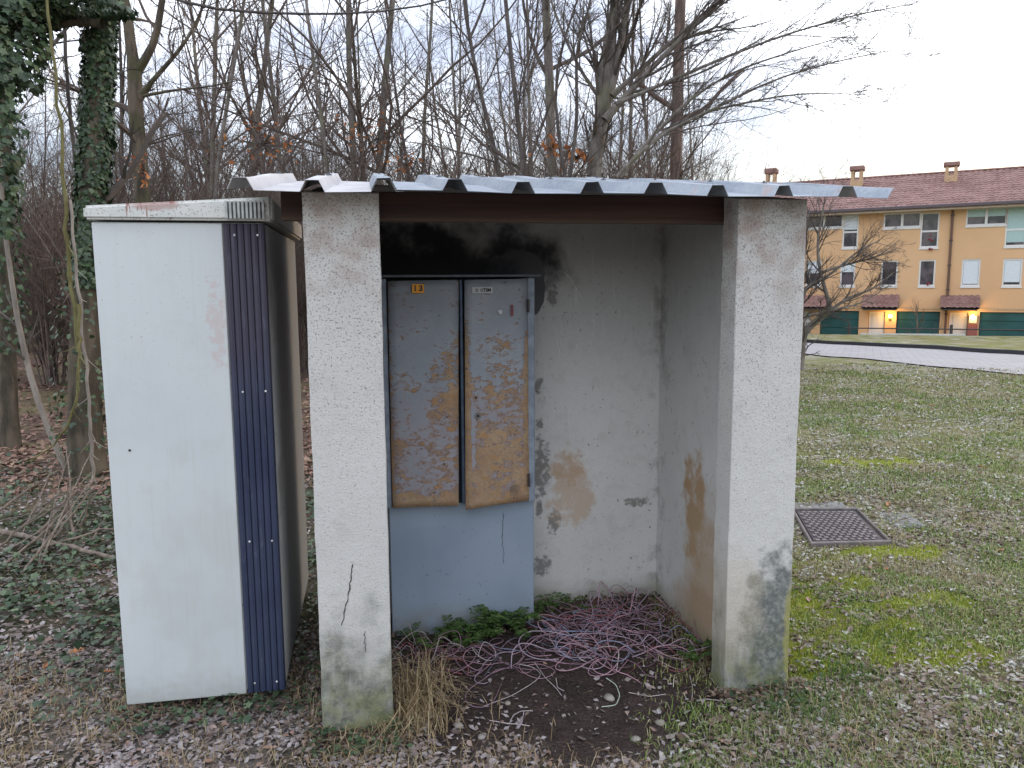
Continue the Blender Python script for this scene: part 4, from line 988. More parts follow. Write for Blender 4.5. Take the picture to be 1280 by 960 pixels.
# far wood mass, one mass nobody could count
def far_mass(name, N, area, hmin, hmax, mat, seed, kind='stuff'):
    rs = np.random.default_rng(seed); X = []; 
    xy = area(rs, N); z = height(xy[:, 0], xy[:, 1]); h = rs.uniform(hmin, hmax, N)
    P = np.empty((N, 4, 3)); l = rs.normal(0, .12, (N, 2))
    z0 = rs.uniform(0, .75, N)*h*(rs.uniform(size=N) < .75)
    ln = h*np.where(z0 > 0, .35, 1.0)
    d = np.stack([rs.normal(0, .45, N)*(z0 > 0)+l[:, 0], rs.normal(0, .45, N)*(z0 > 0)+l[:, 1], np.ones(N)], 1); d /= np.linalg.norm(d, axis=1, keepdims=True)
    for k in range(4):
        P[:, k] = np.stack([xy[:, 0], xy[:, 1], z+z0], 1)+d*(ln*k/3)[:, None]+rs.normal(0, .05, (N, 3))*k
    R = np.where(z0 > 0, .012, .03)[:, None]*np.array([1, .8, .6, .25])[None]
    V, Q = tube_arr(P, R, 3); return props(link(name, np_mesh(name, V, Q), mat), 'distant leafless wood closing the view behind the thicket' if seed == 5 else 'pale distant bare treetops beyond the roof of the orange house', 'wood', None, kind)
def area_w(rs, N):
    yc = rs.uniform(32, 55, N); a = rs.uniform(-1.1, .22, N); x, y = c2w(a*yc, yc); return np.stack([x, y], 1)
far_mass('far_wood', 26000, area_w, 2, 7.5, TW_P, 5)
def area_r(rs, N):
    yc = rs.uniform(75, 95, N); a = rs.uniform(.44, .95, N); x, y = c2w(a*yc, yc); return np.stack([x, y], 1)
far_mass('far_treetops', 7000, area_r, 10, 16.5, simple('sunlit_pale_twigs', (.26, .20, .13), .9, var=.3, scale=2), 6)  # twigs pale yellowish by their own colour
# ================================================================ LEAVES, GRASS, LITTER
T_LEAF = (np.array([(-.5, 0, .0), (-.22, .26, .06), (.18, .24, .10), (.5, 0, .03), (.18, -.24, .10), (-.22, -.26, .06), (0, 0, -.03)]),
          np.array([(0, 6, 1), (1, 6, 2), (2, 6, 3), (3, 6, 4), (4, 6, 5), (5, 6, 0)]))
T_LITTER = (np.array([(-.5, 0, .05), (-.1, .3, .14), (.5, .05, 0), (-.05, -.28, .10)]), np.array([(0, 3, 1), (1, 3, 2)]))
T_IVY = (np.array([(-.45, 0, 0), (-.35, .38, .03), (.02, .26, .05), (.10, .50, .0), (.30, .16, .05), (.60, 0, -.02), (.30, -.16, .05), (.10, -.50, .0), (.02, -.26, .05), (-.35, -.38, .03)]),
         np.array([(0, 2, 1), (0, 8, 2), (0, 9, 8), (2, 4, 3), (2, 8, 4), (4, 8, 6), (4, 6, 5), (8, 7, 6)]))
T_OAK = (np.array([(-.55, 0, 0), (-.3, .13, .05), (-.2, .24, .08), (-.08, .14, .03), (.06, .30, .10), (.18, .16, .04), (.34, .24, .12), (.5, .0, .08), (.34, -.22, .12), (.18, -.15, .04), (.05, -.29, .10), (-.08, -.14, .03), (-.2, -.23, .07), (-.3, -.12, .05), (0, 0, -.02)]),
         np.array([(14, i+1, i) for i in range(13)]+[(14, 0, 13)]))
def inst(tpl, pos, size, rs, tilt=25, normal=None, yaw=None, flat=None):
    V0, F0 = tpl; N = len(pos); size = np.broadcast_to(size, (N,))
    yaw = rs.uniform(0, 2*np.pi, N) if yaw is None else yaw
    if normal is None:
        t = np.radians(np.abs(rs.normal(0, tilt, N))); ta = rs.uniform(0, 2*np.pi, N)
        nrm = np.stack([np.sin(t)*np.cos(ta), np.sin(t)*np.sin(ta), np.cos(t)], 1)
    else:
        nrm = normal+rs.normal(0, tilt/90.0, (N, 3)); nrm /= np.linalg.norm(nrm, axis=1, keepdims=True)
    h = np.stack([np.cos(yaw), np.sin(yaw), np.zeros(N)], 1)
    if normal is not None: h = rs.normal(0, 1, (N, 3))
    a = h-(h*nrm).sum(1, keepdims=True)*nrm; a /= np.linalg.norm(a, axis=1, keepdims=True)+1e-9; b = np.cross(nrm, a)
    asp = rs.uniform(.7, 1.2, N); curl = rs.uniform(-.5, 2.2, N)
    L = V0[None]*size[:, None, None]
    V = pos[:, None]+L[..., 0:1]*a[:, None]+L[..., 1:2]*b[:, None]*asp[:, None, None]+L[..., 2:3]*nrm[:, None]*curl[:, None, None]
    Fc = (F0[None]+(np.arange(N)*len(V0))[:, None, None]).reshape(-1, F0.shape[1])
    return V.reshape(-1, 3), Fc
def in_solid(x, y, pad=0.0):
    r = np.zeros(len(x), bool)
    for a, b, c, d in ((-.218, .031, 2.65, 2.79), (1.318, 1.59, 2.655, 2.78), (-.205, 1.56, 3.65, 3.77), (-.2, -.08, 2.79, 3.65), (1.412, 1.55, 2.78, 3.65), (CX0+.04, CX1-.04, CY0+.04, CY1), (.048, .716, 3.42, 3.65)):
        r |= (x > a-pad) & (x < b+pad) & (y > c-pad) & (y < d+pad)
    return r
MAN = [(2.60, 4.14), (3.10, 4.08), (3.33, 4.76), (2.88, 4.85)]
def in_man(x, y):
    r = np.ones(len(x), bool)
    for i in range(4):
        (ax, ay), (bx, by) = MAN[i], MAN[(i+1) % 4]; r &= ((bx-ax)*(y-ay)-(by-ay)*(x-ax)) > -.01
    return r
def spots(N, mask, y0, y1, amin=-.85, amax=.80, p=1.0, seed=0):
    rs = np.random.default_rng(seed); out = np.zeros((0, 2))
    while len(out) < N:
        u = rs.uniform(size=N); yc = y0*(y1/y0)**(u**p); a = rs.uniform(amin, amax, N); x, y = c2w(a*yc, yc)
        k = (rs.uniform(size=N) < mask(x, y)) & ~in_solid(x, y) & ~in_man(x, y)
        out = np.r_[out, np.stack([x[k], y[k]], 1)]
    return out[:N]
def gpos(xy, lift): return np.stack([xy[:, 0], xy[:, 1], height(xy[:, 0], xy[:, 1])+lift], 1)
def stuff(name, V, Fc, mat, label, cat): return props(link(name, np_mesh(name, V, Fc), mat), label, cat, None, 'stuff')
rs = np.random.default_rng(3)
def yce(x, y): return w2c(x, y)[1]
def clump(x, y, s=3.0, seed=90, a=.42, b=.58): return sstep(a, b, fbm(x*s, y*s, seed, 3))
# grey-brown trodden litter in the foreground and left
L_FORE = island_mat('grey_leaf_litter', [(0, (.13, .095, .085)), (.25, (.25, .205, .19)), (.5, (.36, .315, .31)), (.75, (.43, .39, .39)), (.9, (.34, .21, .15)), (1, (.52, .49, .49))])
L_LAWN = island_mat('frosted_leaf_litter', [(0, (.15, .10, .07)), (.25, (.27, .20, .14)), (.45, (.30, .31, .24)), (.7, (.40, .385, .33)), (.85, (.52, .52, .49)), (1, (.64, .64, .62))])
L_WOOD = island_mat('russet_leaf_litter', [(0, (.13, .07, .05)), (.4, (.24, .135, .10)), (.75, (.33, .20, .16)), (1, (.36, .26, .17))])
L_IVY = island_mat('ivy_leaf', [(0, (.030, .055, .028)), (.5, (.05, .09, .042)), (.85, (.085, .14, .06)), (1, (.16, .20, .11))], .45, spec=.5)
L_WEED = island_mat('weed_green', [(0, (.05, .10, .022)), (.6, (.085, .16, .035)), (1, (.13, .20, .06))])
G_LAWN = island_mat('lawn_grass', [(0, (.15, .18, .05)), (.35, (.25, .29, .085)), (.65, (.36, .36, .15)), (.85, (.46, .42, .23)), (1, (.54, .54, .40))])
G_DRY = island_mat('dry_straw', [(0, (.22, .15, .08)), (.5, (.36, .27, .15)), (1, (.48, .39, .24))])
G_MOSS = island_mat('bright_moss', [(0, (.24, .31, .045)), (.5, (.37, .43, .065)), (1, (.47, .51, .11))])
fore = lambda x, y: np.clip(near_mask(x, y)*(.45+.55*clump(x, y, 2.5, 70))+.0, 0, 1)*(1-.9*soil_mask(x, y))*(1-.5*lawn_mask(x, y))
xy = spots(15000, fore, 1.9, 3.9, seed=1); V1 = inst(T_LITTER, gpos(xy, .006), rs.uniform(.012, .034, len(xy)), rs, 28)
xy = spots(4500, fore, 1.9, 3.9, seed=2); V2 = inst(T_LEAF, gpos(xy, .009), rs.uniform(.018, .042, len(xy)), rs, 26)
V, Fc = merge([V1, V2]); stuff('leaf_litter', V, Fc, L_FORE, 'trodden grey-brown leaf litter covering the ground in the foreground', 'leaf litter')
leftm = lambda x, y: (1-lawn_mask(x, y))*(1-soil_mask(x, y))*(1-sstep(-.6, -.3, x)*(y > 2.6)*(y < 4.2))*(1-sstep(6.0, 7.4, yce(x, y)))
xy = spots(9000, lambda x, y: leftm(x, y)*(1-.8*near_mask(x, y)), 2.8, 7.5, -.85, .1, seed=3); V1 = inst(T_LITTER, gpos(xy, .008), rs.uniform(.02, .05, len(xy)), rs, 30)
stuff('leaf_litter', *V1, L_FORE, 'mixed brown leaf litter among the ivy left of the white cabinet', 'leaf litter')
xy = spots(5600, lambda x, y: leftm(x, y)*clump(x, y, 1.6, 33, .45, .58)*(1-.93*near_mask(x, y)), 2.6, 7.2, -.85, .1, seed=4); V1 = inst(T_IVY, gpos(xy, .02)+np.c_[np.zeros((len(xy), 2)), rs.uniform(0, .05, len(xy))], rs.uniform(.02, .05, len(xy)), rs, 30)
# leaves drifted up against the masonry and cabinet feet
def drift(n, x0, x1, y0, y1, sd): r_ = np.random.default_rng(sd); return np.stack([r_.uniform(x0, x1, n), r_.uniform(y0, y1, n)], 1)
xd = np.concatenate([drift(260, -.28, .08, 2.56, 2.66, 1), drift(260, 1.26, 1.66, 2.56, 2.67, 2), drift(160, 1.58, 1.70, 2.6, 3.7, 3), drift(420, -1.0, -.3, 2.84, 3.0, 4), drift(120, .05, .75, 3.28, 3.43, 5), drift(160, .75, 1.42, 3.5, 3.66, 6), drift(150, -.37, -.21, 2.7, 4.0, 7), drift(120, 1.3, 1.42, 2.8, 3.6, 8)])
xd = xd[~in_solid(xd[:, 0], xd[:, 1])]; V1d = inst(T_LITTER, gpos(xd, .008)+np.c_[np.zeros((len(xd), 2)), rs.uniform(0, .02, len(xd))], rs.uniform(.014, .036, len(xd)), rs, 35)
stuff('drifted_leaves', *V1d, island_mat('damp_brown_leaf', [(0, (.07, .045, .035)), (.5, (.17, .115, .085)), (1, (.30, .22, .17))]), 'damp brown leaves drifted against the feet of the walls, pillars and cabinets', 'leaf litter')
# ivy and weeds around the foot of the cabinet and the left pillar
def ring(n, cx0, cx1, cy0, cy1, rsd):
    r_ = np.random.default_rng(rsd); return np.stack([r_.uniform(cx0, cx1, n), r_.uniform(cy0, cy1, n)], 1)
xy2 = np.concatenate([ring(40, 1.28, 1.66, 2.52, 2.66, 18), ring(100, -.26, .06, 2.5, 2.66, 19), ring(240, CX0-.06, -.2, 2.76, 2.96, 8), ring(170, -.37, -.22, 2.8, 4.2, 9), ring(90, -.3, .1, 2.48, 2.65, 10), ring(30, 1.45, 1.75, 2.6, 2.8, 12), ring(130, CX0-.4, CX0-.02, 2.9, 3.4, 13)])
V2 = inst(T_IVY, gpos(xy2, .012)+np.c_[np.zeros((len(xy2), 2)), rs.uniform(0, .04, len(xy2))], rs.uniform(.014, .030, len(xy2)), rs, 35)
V, Fc = merge([V1, V2]); stuff('ground_ivy', V, Fc, L_IVY, 'low dark green ivy creeping over the ground on the left', 'ivy')
# wood floor
woodm = lambda x, y: (1-lawn_mask(x, y))*sstep(5.5, 6.6, yce(x, y))*(.4+.6*clump(x, y, .8, 44))
xy = spots(15000, woodm, 5.5, 22, -.85, -.02, seed=5); V1 = inst(T_LITTER, gpos(xy, .012), rs.uniform(.05, .11, len(xy)), rs, 24); stuff('woodland_litter', *V1, L_WOOD, 'russet fallen leaves carpeting the wood floor at left', 'leaf litter')
# lawn: leaves and grass
lawnm = lambda x, y: lawn_mask(x, y)*(1-.92*moss_mask(x, y))
xy = spots(34000, lambda x, y: lawnm(x, y)*(1-.95*soil_mask(x, y))*(.38+.62*sstep(3.4, 5.0, yce(x, y)))*(.34+.66*np.clip(clump(x, y, 2.2, 20, .40, .60)*.8+clump(x, y, 9, 21, .45, .6)*.4, 0, 1)), 2.1, 19, -.05, .80, p=1.0, seed=6)
d_ = yce(xy[:, 0], xy[:, 1]); V1 = inst(T_LITTER, gpos(xy, .010), rs.uniform(.011, .030, len(xy))*(.75+.12*d_), rs, 20); stuff('frosted_litter', *V1, L_LAWN, 'pale frosted leaf scraps strewn over the lawn at right', 'leaf litter')
def blades(xy, h, wd, rs, bend=.6, lift=0.0, zb=None):
    N = len(xy); h = np.broadcast_to(h, (N,)); wd = np.broadcast_to(wd, (N,)); a = rs.uniform(0, 2*np.pi, N); d = np.stack([np.cos(a), np.sin(a), np.zeros(N)], 1); s = np.stack([-np.sin(a), np.cos(a), np.zeros(N)], 1)
    b = gpos(xy, lift) if zb is None else np.c_[xy, zb]
    bd = rs.uniform(.2, 1, N)*bend; u = np.array([0, 0, 1.0])
    m_ = b+u*(h*.6)[:, None]*(1-bd*.3)[:, None]+d*(h*bd*.35)[:, None]; t = b+u*(h*(1-bd*.75))[:, None]+d*(h*bd)[:, None]
    V = np.stack([b-s*wd[:, None]*.5, b+s*wd[:, None]*.5, m_+s*wd[:, None]*.4, m_-s*wd[:, None]*.4, t], 1).reshape(-1, 3)
    o = (np.arange(N)*5)[:, None]; return V, [o+np.array([[0, 1, 2, 3]]), o+np.array([[3, 2, 4]])]
G_GRN = island_mat('green_grass', [(0, (.10, .17, .04)), (.5, (.18, .27, .065)), (.9, (.29, .36, .10)), (1, (.40, .43, .20))])
G_TAN = island_mat('tan_grass', [(0, (.20, .16, .09)), (.5, (.36, .30, .18)), (1, (.50, .45, .33))])
xq = spots(3800, lambda x, y: lawnm(x, y)*(1-.95*soil_mask(x, y))*(1-sstep(4.5, 8, yce(x, y)))*clump(x, y, 2.0, 81, .36, .6), 2.0, 8, -.05, .80, seed=23)
stuff('brown_lawn_litter', *inst(T_LEAF, gpos(xq, .012), rs.uniform(.018, .048, len(xq)), rs, 24), island_mat('brown_lawn_leaf', [(0, (.13, .085, .06)), (.4, (.25, .19, .15)), (.8, (.34, .28, .25)), (1, (.42, .38, .36))]), 'brown and greyish dead leaves lying in the near lawn', 'leaf litter')
for nm, N_, mt_, mk, sd_, lb in (('lawn_grass', 30000, G_LAWN, lambda x, y: .3+.7*clump(x, y, 3.5, 25, .40, .6), 7, 'short patchy winter grass of the lawn on the right'),
        ('green_grass', 42000, G_GRN, lambda x, y: clump(x, y, 1.3, 26, .42, .56)*(.3+.7*clump(x, y, 8, 27, .4, .6)), 17, 'greener grass clumps scattered through the lawn'),
        ('tan_grass', 20000, G_TAN, lambda x, y: clump(x, y, 1.5, 28, .48, .62)*(.3+.7*clump(x, y, 7, 29, .4, .6)), 18, 'withered tan grass patches scattered through the lawn')):
    xy = spots(N_, lambda x, y: lawn_mask(x, y)*mk(x, y)*(1-.75*moss_mask(x, y)), 2.0, 17, -.05, .80, seed=sd_)
    d_ = yce(xy[:, 0], xy[:, 1]); Vg = blades(xy, rs.uniform(.016, .050, len(xy))*(1+.05*d_), rs.uniform(.0016, .003, len(xy))*(.6+.33*d_), rs, 1.1)
    stuff(nm, *Vg, mt_, lb, 'grass')
xy = spots(30000, lambda x, y: moss_mask(x, y), 2.4, 8, .1, .8, seed=8); Vg = blades(xy, rs.uniform(.006, .020, len(xy)), rs.uniform(.003, .006, len(xy)), rs, .5)
stuff('moss', *Vg, G_MOSS, 'bright yellow-green moss patches in the grass beside the right pillar', 'moss')
# green tufts near right pillar and elsewhere
tg = []
for (px, py, n, r, h) in ((1060, 850, 420, .16, .07), (1010, 880, 300, .13, .06), (955, 890, 160, .10, .06), (1110, 800, 240, .15, .05), (1030, 900, 200, .14, .07), (1180, 780, 160, .16, .05), (985, 740, 160, .10, .05), (1150, 600, 200, .25, .06), (1070, 560, 260, .25, .06), (1240, 690, 200, .2, .05)):
    c_ = on_ground(px, py); q = rs.normal(0, r*.6, (n, 2))+c_[:2]; q = q[~in_solid(q[:, 0], q[:, 1])]; tg.append(blades(q, rs.uniform(.4, 1.2, len(q))*h, .0035, rs, 1.0))
V, Fc = merge(tg); stuff('green_tufts', V, Fc, L_WEED, 'fresher green grass tufts beside the right pillar', 'grass')
# dry grass tuft inside the left pillar
c_ = on_ground(528, 885); q = rs.normal(0, 1, (420, 2))*[.055, .085]+[.125, 2.80]; q = q[(q[:, 0] > .045)]
V1 = blades(q, rs.uniform(.10, .30, len(q)), .0035, rs, 1.25); q2 = rs.normal(0, 1, (200, 2))*[.08, .05]+[.10, 2.66]; q2 = q2[~in_solid(q2[:, 0], q2[:, 1])]; V2 = blades(q2, rs.uniform(.05, .14, len(q2)), .004, rs, 1.0)
V, Fc = merge([V1, V2]); props(link('dry_grass_tuft', np_mesh('dry_grass_tuft', V, Fc), G_DRY), 'straw-coloured dry grass tuft growing against the left pillar', 'grass')
# dry grass strands over the left ground and foreground
xy = np.concatenate([spots(2600, lambda x, y: leftm(x, y)*clump(x, y, 2.0, 66, .5, .62), 2.3, 6.8, -.85, .1, seed=10), spots(3000, lambda x, y: fore(x, y)*clump(x, y, 1.8, 67, .45, .6), 1.9, 3.4, -.8, .8, seed=11)])
Vg = blades(xy, rs.uniform(.04, .12, len(xy)), .0026, rs, 1.32); stuff('dry_grass', *Vg, G_DRY, 'thin straw-coloured grass blades lying among the litter', 'grass')
# green weeds inside the shelter (pinnate leaves) in front of the blue panel and along the back wall
def weed(cx, cy, n, ln, seed, z=0.0):
    r_ = np.random.default_rng(seed); parts = []
    for k in range(n):
        a = r_.uniform(0, 6.28); l = ln*r_.uniform(.6, 1.2); t = np.linspace(0, 1, 9); u = np.array([math.cos(a), math.sin(a), 0])
        P = np.array([cx, cy, hz(cx, cy)+z])+np.outer(t*l*.8, u)+np.outer(np.sin(t*2.1)*l*.6, [0, 0, 1])
        parts.append(tube_arr(P[None], np.linspace(.0018, .0007, 9)[None], 3))
        s = np.array([-u[1], u[0], 0]); pos, yw, sz = [], [], []
        for j in range(2, 9):
            for sg in (-1, 1): pos.append(P[j]+s*sg*l*.10); yw.append(a+sg*1.1); sz.append(l*.24*(1.15-.08*j))
        parts.append(inst(T_LEAF, np.array(pos), np.array(sz), r_, 18, yaw=np.array(yw)))
    return merge(parts)
for k, (px, py, n, ln) in enumerate([(566, 800, 9, .13), (592, 795, 9, .14), (606, 772, 10, .15), (628, 785, 10, .16), (645, 790, 9, .14), (655, 800, 7, .12), (690, 765, 8, .10), (712, 758, 7, .09), (540, 815, 7, .10), (868, 830, 8, .12), (880, 815, 7, .12), (672, 772, 7, .10), (515, 800, 8, .09), (555, 785, 8, .10), (580, 812, 8, .11), (617, 800, 9, .11), (638, 772, 8, .13), (735, 765, 6, .07)]):
    c_ = on_ground(px, py); cy = min(c_[1], 3.39 if c_[0] < .73 else 3.6); V, Fc = weed(c_[0], cy, n, ln, 300+k)
    props(link('weed', np_mesh('weed', V, Fc), L_WEED), ['low green weed behind the dry grass tuft', 'feathery weed left of the middle of the blue panel', 'tallest feathery weed against the blue panel', 'feathery weed right of the tallest one', 'feathery weed near the right edge of the blue panel', 'small weed at the right corner of the blue panel', 'low weed at the back wall just right of the blue panel', 'small weed at the back wall farther right', 'small weed between the left pillar and the blue panel', 'green weed at the inner foot of the right pillar', 'green weed where the side wall meets the right pillar', 'weed tucked beside the lower right edge of the blue panel', 'leftmost low weed against the left pillar', 'short weed against the left part of the blue panel', 'weed standing forward of the panel middle', 'weed forward of the tallest one', 'upright weed against the right part of the blue panel', 'tiny weed at the back wall near the wires'][k], 'weed', 'green weeds inside the shelter')
# ivy on the trees: leaves around trunk surface + hanging masses
def ivy_cover(parent, P, rad, n, seed, size=(.05, .09), tr=(0, 1), name='ivy_leaves'):
    r_ = np.random.default_rng(seed); P = smooth_path(P, 40); t = r_.uniform(tr[0], tr[1], n)*39; i = np.clip(t.astype(int), 0, 38); f = (t-i)[:, None]
    b = P[i]*(1-f)+P[i+1]*f; a = r_.uniform(0, 6.28, n); o = np.stack([np.cos(a), np.sin(a), np.zeros(n)], 1)
    rr_ = rad*(.8+.6*fbm(b[:, 2]*1.7, a, seed, 2))*r_.uniform(.8, 1.15, n)
    return inst(T_IVY, b+o*rr_[:, None], r_.uniform(*size, n), r_, 38, normal=o+np.array([0, 0, .35]))
V1 = ivy_cover(ivy_tree, ivy_base, .125, 9000, 1, size=(.032, .062), tr=(.27, 1)); V2 = ivy_cover(ivy_tree, ivy_base, .20, 320, 2, tr=(.04, .32), size=(.03, .06))
b0 = pp([(128, 10), (90, 12), (40, 20), (-20, 30), (-80, 40)], 6.35)
V3 = ivy_cover(ivy_tree, b0, .26, 1500, 3); V4 = ivy_cover(ivy_tree, pp([(60, -60), (30, -20), (15, 40), (5, 90), (0, 110)], 6.2), .26, 1100, 4)
V5 = ivy_cover(ivy_tree, pp([(130, -60), (70, -70), (0, -50), (-60, -60)], 6.4), .3, 900, 5)
V, Fc = merge([V1, V2, V3, V4, V5]); o = props(link('ivy_leaves', np_mesh('ivy_leaves', V, Fc), L_IVY, ivy_tree), kind='stuff')
V1 = ivy_cover(it2, pp([(0, 60), (-2, 120), (0, 180), (-6, 240), (0, 300)], 6.1), .14, 520, 6); V2 = ivy_cover(it2, pp([(10, 440), (8, 380), (10, 320)], 7.95), .17, 260, 7, size=(.04, .07)); V3 = ivy_cover(it2, pp([(8, 330), (6, 200), (8, 100), (2, -20)], 7.95), .15, 420, 8, size=(.04, .07))
V, Fc = merge([V1, V2, V3]); props(link('ivy_leaves', np_mesh('ivy_leaves', V, Fc), L_IVY, it2), kind='stuff')
# clinging dead orange leaves on twigs near the trunks
L_OR = island_mat('dead_orange_leaf', [(0, (.28, .09, .035)), (.5, (.52, .19, .06)), (1, (.66, .30, .11))])
def dead(px, py, d, sx, sy, n, seed, lab):
    r_ = np.random.default_rng(seed); c_ = at_depth(px, py, d); e1 = at_depth(px+10, py, d)-c_; e2 = at_depth(px, py-10, d)-c_
    k = r_.normal(0, 1, (n, 3)); pos = c_+np.outer(k[:, 0]*sx/10, e1)+np.outer(k[:, 1]*sy/10, e2)+np.outer(k[:, 2]*.15, fw)
    leaf = inst(T_LEAF, pos, r_.uniform(.06, .12, n), r_, 60, normal=r_.normal(0, 1, (n, 3)))
    # twigs joining the leaves
    P = np.stack([c_+(pos-c_)*t+np.array([0, 0, -.05*t*(1-t)]) for t in (0, .35, .7, 1)], 1); tw = tube_arr(P, np.tile([.008, .005, .003, .002], (n, 1)), 3)
    r = empty('dead_leaf_spray', tuple(c_), lab, 'leaves'); r['label'] = lab
    link('twig', np_mesh('twig', *tw), TW_G, r); link('dead_leaves', np_mesh('dead_leaves', *leaf), L_OR, r); 
dead(690, 185, 11.2, 10, 5, 46, 1, 'bright orange dead leaves beside the straight grey trunk')
dead(722, 196, 10.9, 12, 5, 34, 2, 'orange dead leaves between the straight trunk and the multi-stemmed tree')
dead(472, 175, 14.5, 9, 16, 46, 3, 'orange-brown dead leaves on the trunks above the left end of the beam')
dead(432, 165, 14.2, 8, 10, 26, 4, 'few russet dead leaves above the left pillar')
dead(508, 205, 14, 12, 6, 26, 5, 'russet dead leaves low over the left part of the roof')
dead(330, 180, 12, 26, 16, 60, 6, 'scattered russet leaves right above the white cabinet vent')
dead(180, 215, 9.8, 9, 14, 30, 7, 'russet leaves clinging round the forked tree behind the cabinet')
# distinct fallen oak leaves
LEAF_L = ['large orange leaf beside the end of the long pale branch', 'orange leaf in the ivy midway down the left edge of the white cabinet', 'orange leaf close to the lower left edge of the white cabinet', 'pinkish leaf near the lower left corner of the view', 'small orange leaf in the left foreground ivy', 'orange leaf in the ivy nearest the cabinet below the branch',
 'pinkish leaf beside the right pillar in the moss', 'pinkish leaf just below the manhole cover', 'orange leaf just below the manhole cover', 'tiny orange leaf on the bright moss', 'large pinkish leaf on the lawn right of the moss', 'pinkish leaf in the near lawn right of the right pillar foot', 'pinkish leaf at the bottom edge of the lawn', 'pinkish leaf in front of the white cabinet base', 'pinkish leaf in the litter between cabinet and left pillar',
 'orange leaf just behind the left side of the manhole cover', 'larger orange leaf just behind the manhole cover', 'orange leaf on the lawn beyond the manhole, left of a twin', 'orange leaf on the lawn beyond the manhole, right of its twin', 'farthest left orange leaf high on the lawn', 'farthest orange leaf high on the lawn, right of another', 'orange leaf on the lawn near the right pillar at mid height', 'orange leaf beyond the right corner of the manhole cover', 'orange leaf near the right edge of the view on the lawn', 'pinkish leaf in front of the right pillar foot', 'pinkish leaf at the foot of the left pillar']
orange = Mat('orange_fallen_leaf', .7); orange.base(orange.mix(orange.ss(orange.noise(60, 4), .35, .65), (.38, .14, .05), (.55, .24, .11)))
pinkl = Mat('pinkish_fallen_leaf', .7); pinkl.base(pinkl.mix(pinkl.ss(pinkl.noise(60, 4), .35, .65), (.30, .17, .13), (.42, .27, .22)))
for k, (px, py, s, mt_) in enumerate([(119, 711, .075, 0), (96, 817, .06, 0), (139, 843, .06, 0), (25, 851, .06, 1), (57, 836, .045, 0), (127, 780, .06, 0), (1010, 752, .05, 1), (1088, 712, .05, 1), (1107, 713, .05, 0), (1102, 748, .035, 0), (1222, 722, .07, 1), (1066, 918, .06, 1), (1190, 957, .05, 1), (243, 905, .06, 1), (336, 940, .055, 1), (1047, 634, .05, 0), (1066, 628, .06, 0), (1180, 572, .06, 0), (1228, 585, .06, 0), (1094, 500, .07, 0), (1165, 508, .07, 0), (1060, 537, .06, 0), (1110, 632, .06, 0), (1250, 691, .07, 0), (905, 930, .05, 1), (420, 935, .05, 1)]):
    p = on_ground(px, py); V, Fc = inst(T_OAK, np.array([[0, 0, .012]]), s, rs, 18)
    o = link('fallen_leaf', np_mesh('fallen_leaf', V, Fc), (pinkl if mt_ else orange).m); o.location = tuple(p)
    props(o, LEAF_L[k], 'leaf', 'distinct fallen leaves')
# fallen sticks and brush left
STK = bark('stick_bark', (.14, .11, .09), (.26, .215, .18), scale=22)
def stick(a, b, r0, r1, lab=None, lift=.03, group=None, sag=.02, seed=0, l2=None, mat=None):
    A = on_ground(*a); B = on_ground(*b); A = A+[0, 0, lift]; B = B+[0, 0, lift if l2 is None else l2]
    t = np.linspace(0, 1, 12)[:, None]; P = A+(B-A)*t; r_ = np.random.default_rng(seed); P[1:-1] += np.cumsum(r_.normal(0, .006, (10, 3)), axis=0); V, Q = tube_arr((P-A)[None], np.linspace(r0, r1, 12)[None], 6)
    o = link('fallen_branch', np_mesh('fallen_branch', V, Q, True), mat or STK); o.location = tuple(A); return props(o, lab, 'branch', group)
stick((-30, 668), (146, 709), .022, .012, 'long pale branch lying towards the white cabinet', .05, seed=1)
stick((40, 702), (146, 673), .010, .007, 'thin branch crossing just behind the long pale one', .06, seed=2)
stick((-10, 690), (88, 716), .007, .004, 'thin twig in front of the long pale branch', .04, seed=3)
r_ = np.random.default_rng(55)
for k in range(24):
    ax, ay = r_.uniform(-20, 70), r_.uniform(640, 730); bx, by = r_.uniform(70, 142), r_.uniform(600, 690)
    if k % 4 == 0: ax, ay = r_.uniform(70, 120), r_.uniform(655, 690)
    stick((ax, ay), (bx, by), r_.uniform(.004, .011), .003, 'thin dead branch in the brush heap at the foot of the ivy tree', .02, 'branches of the brush heap', seed=60+k, l2=r_.uniform(.02, .45))
for k in range(40):
    ax, ay = r_.uniform(0, 130), r_.uniform(690, 900); an = r_.uniform(-.5, .5); L = r_.uniform(30, 80)
    stick((ax, ay), (min(ax+L*math.cos(an), 140), ay+L*math.sin(an)*.5), r_.uniform(.0015, .003), .001, 'thin twig lying in the ivy left of the white cabinet', .03, 'small twigs in the ivy', seed=160+k)
stick((160, 915), (240, 862), .003, .001, 'thin curved twig in front of the white cabinet', .02, seed=6); stick((290, 905), (345, 868), .003, .0015, 'thin twig at the foot of the navy strip', .02, seed=7)

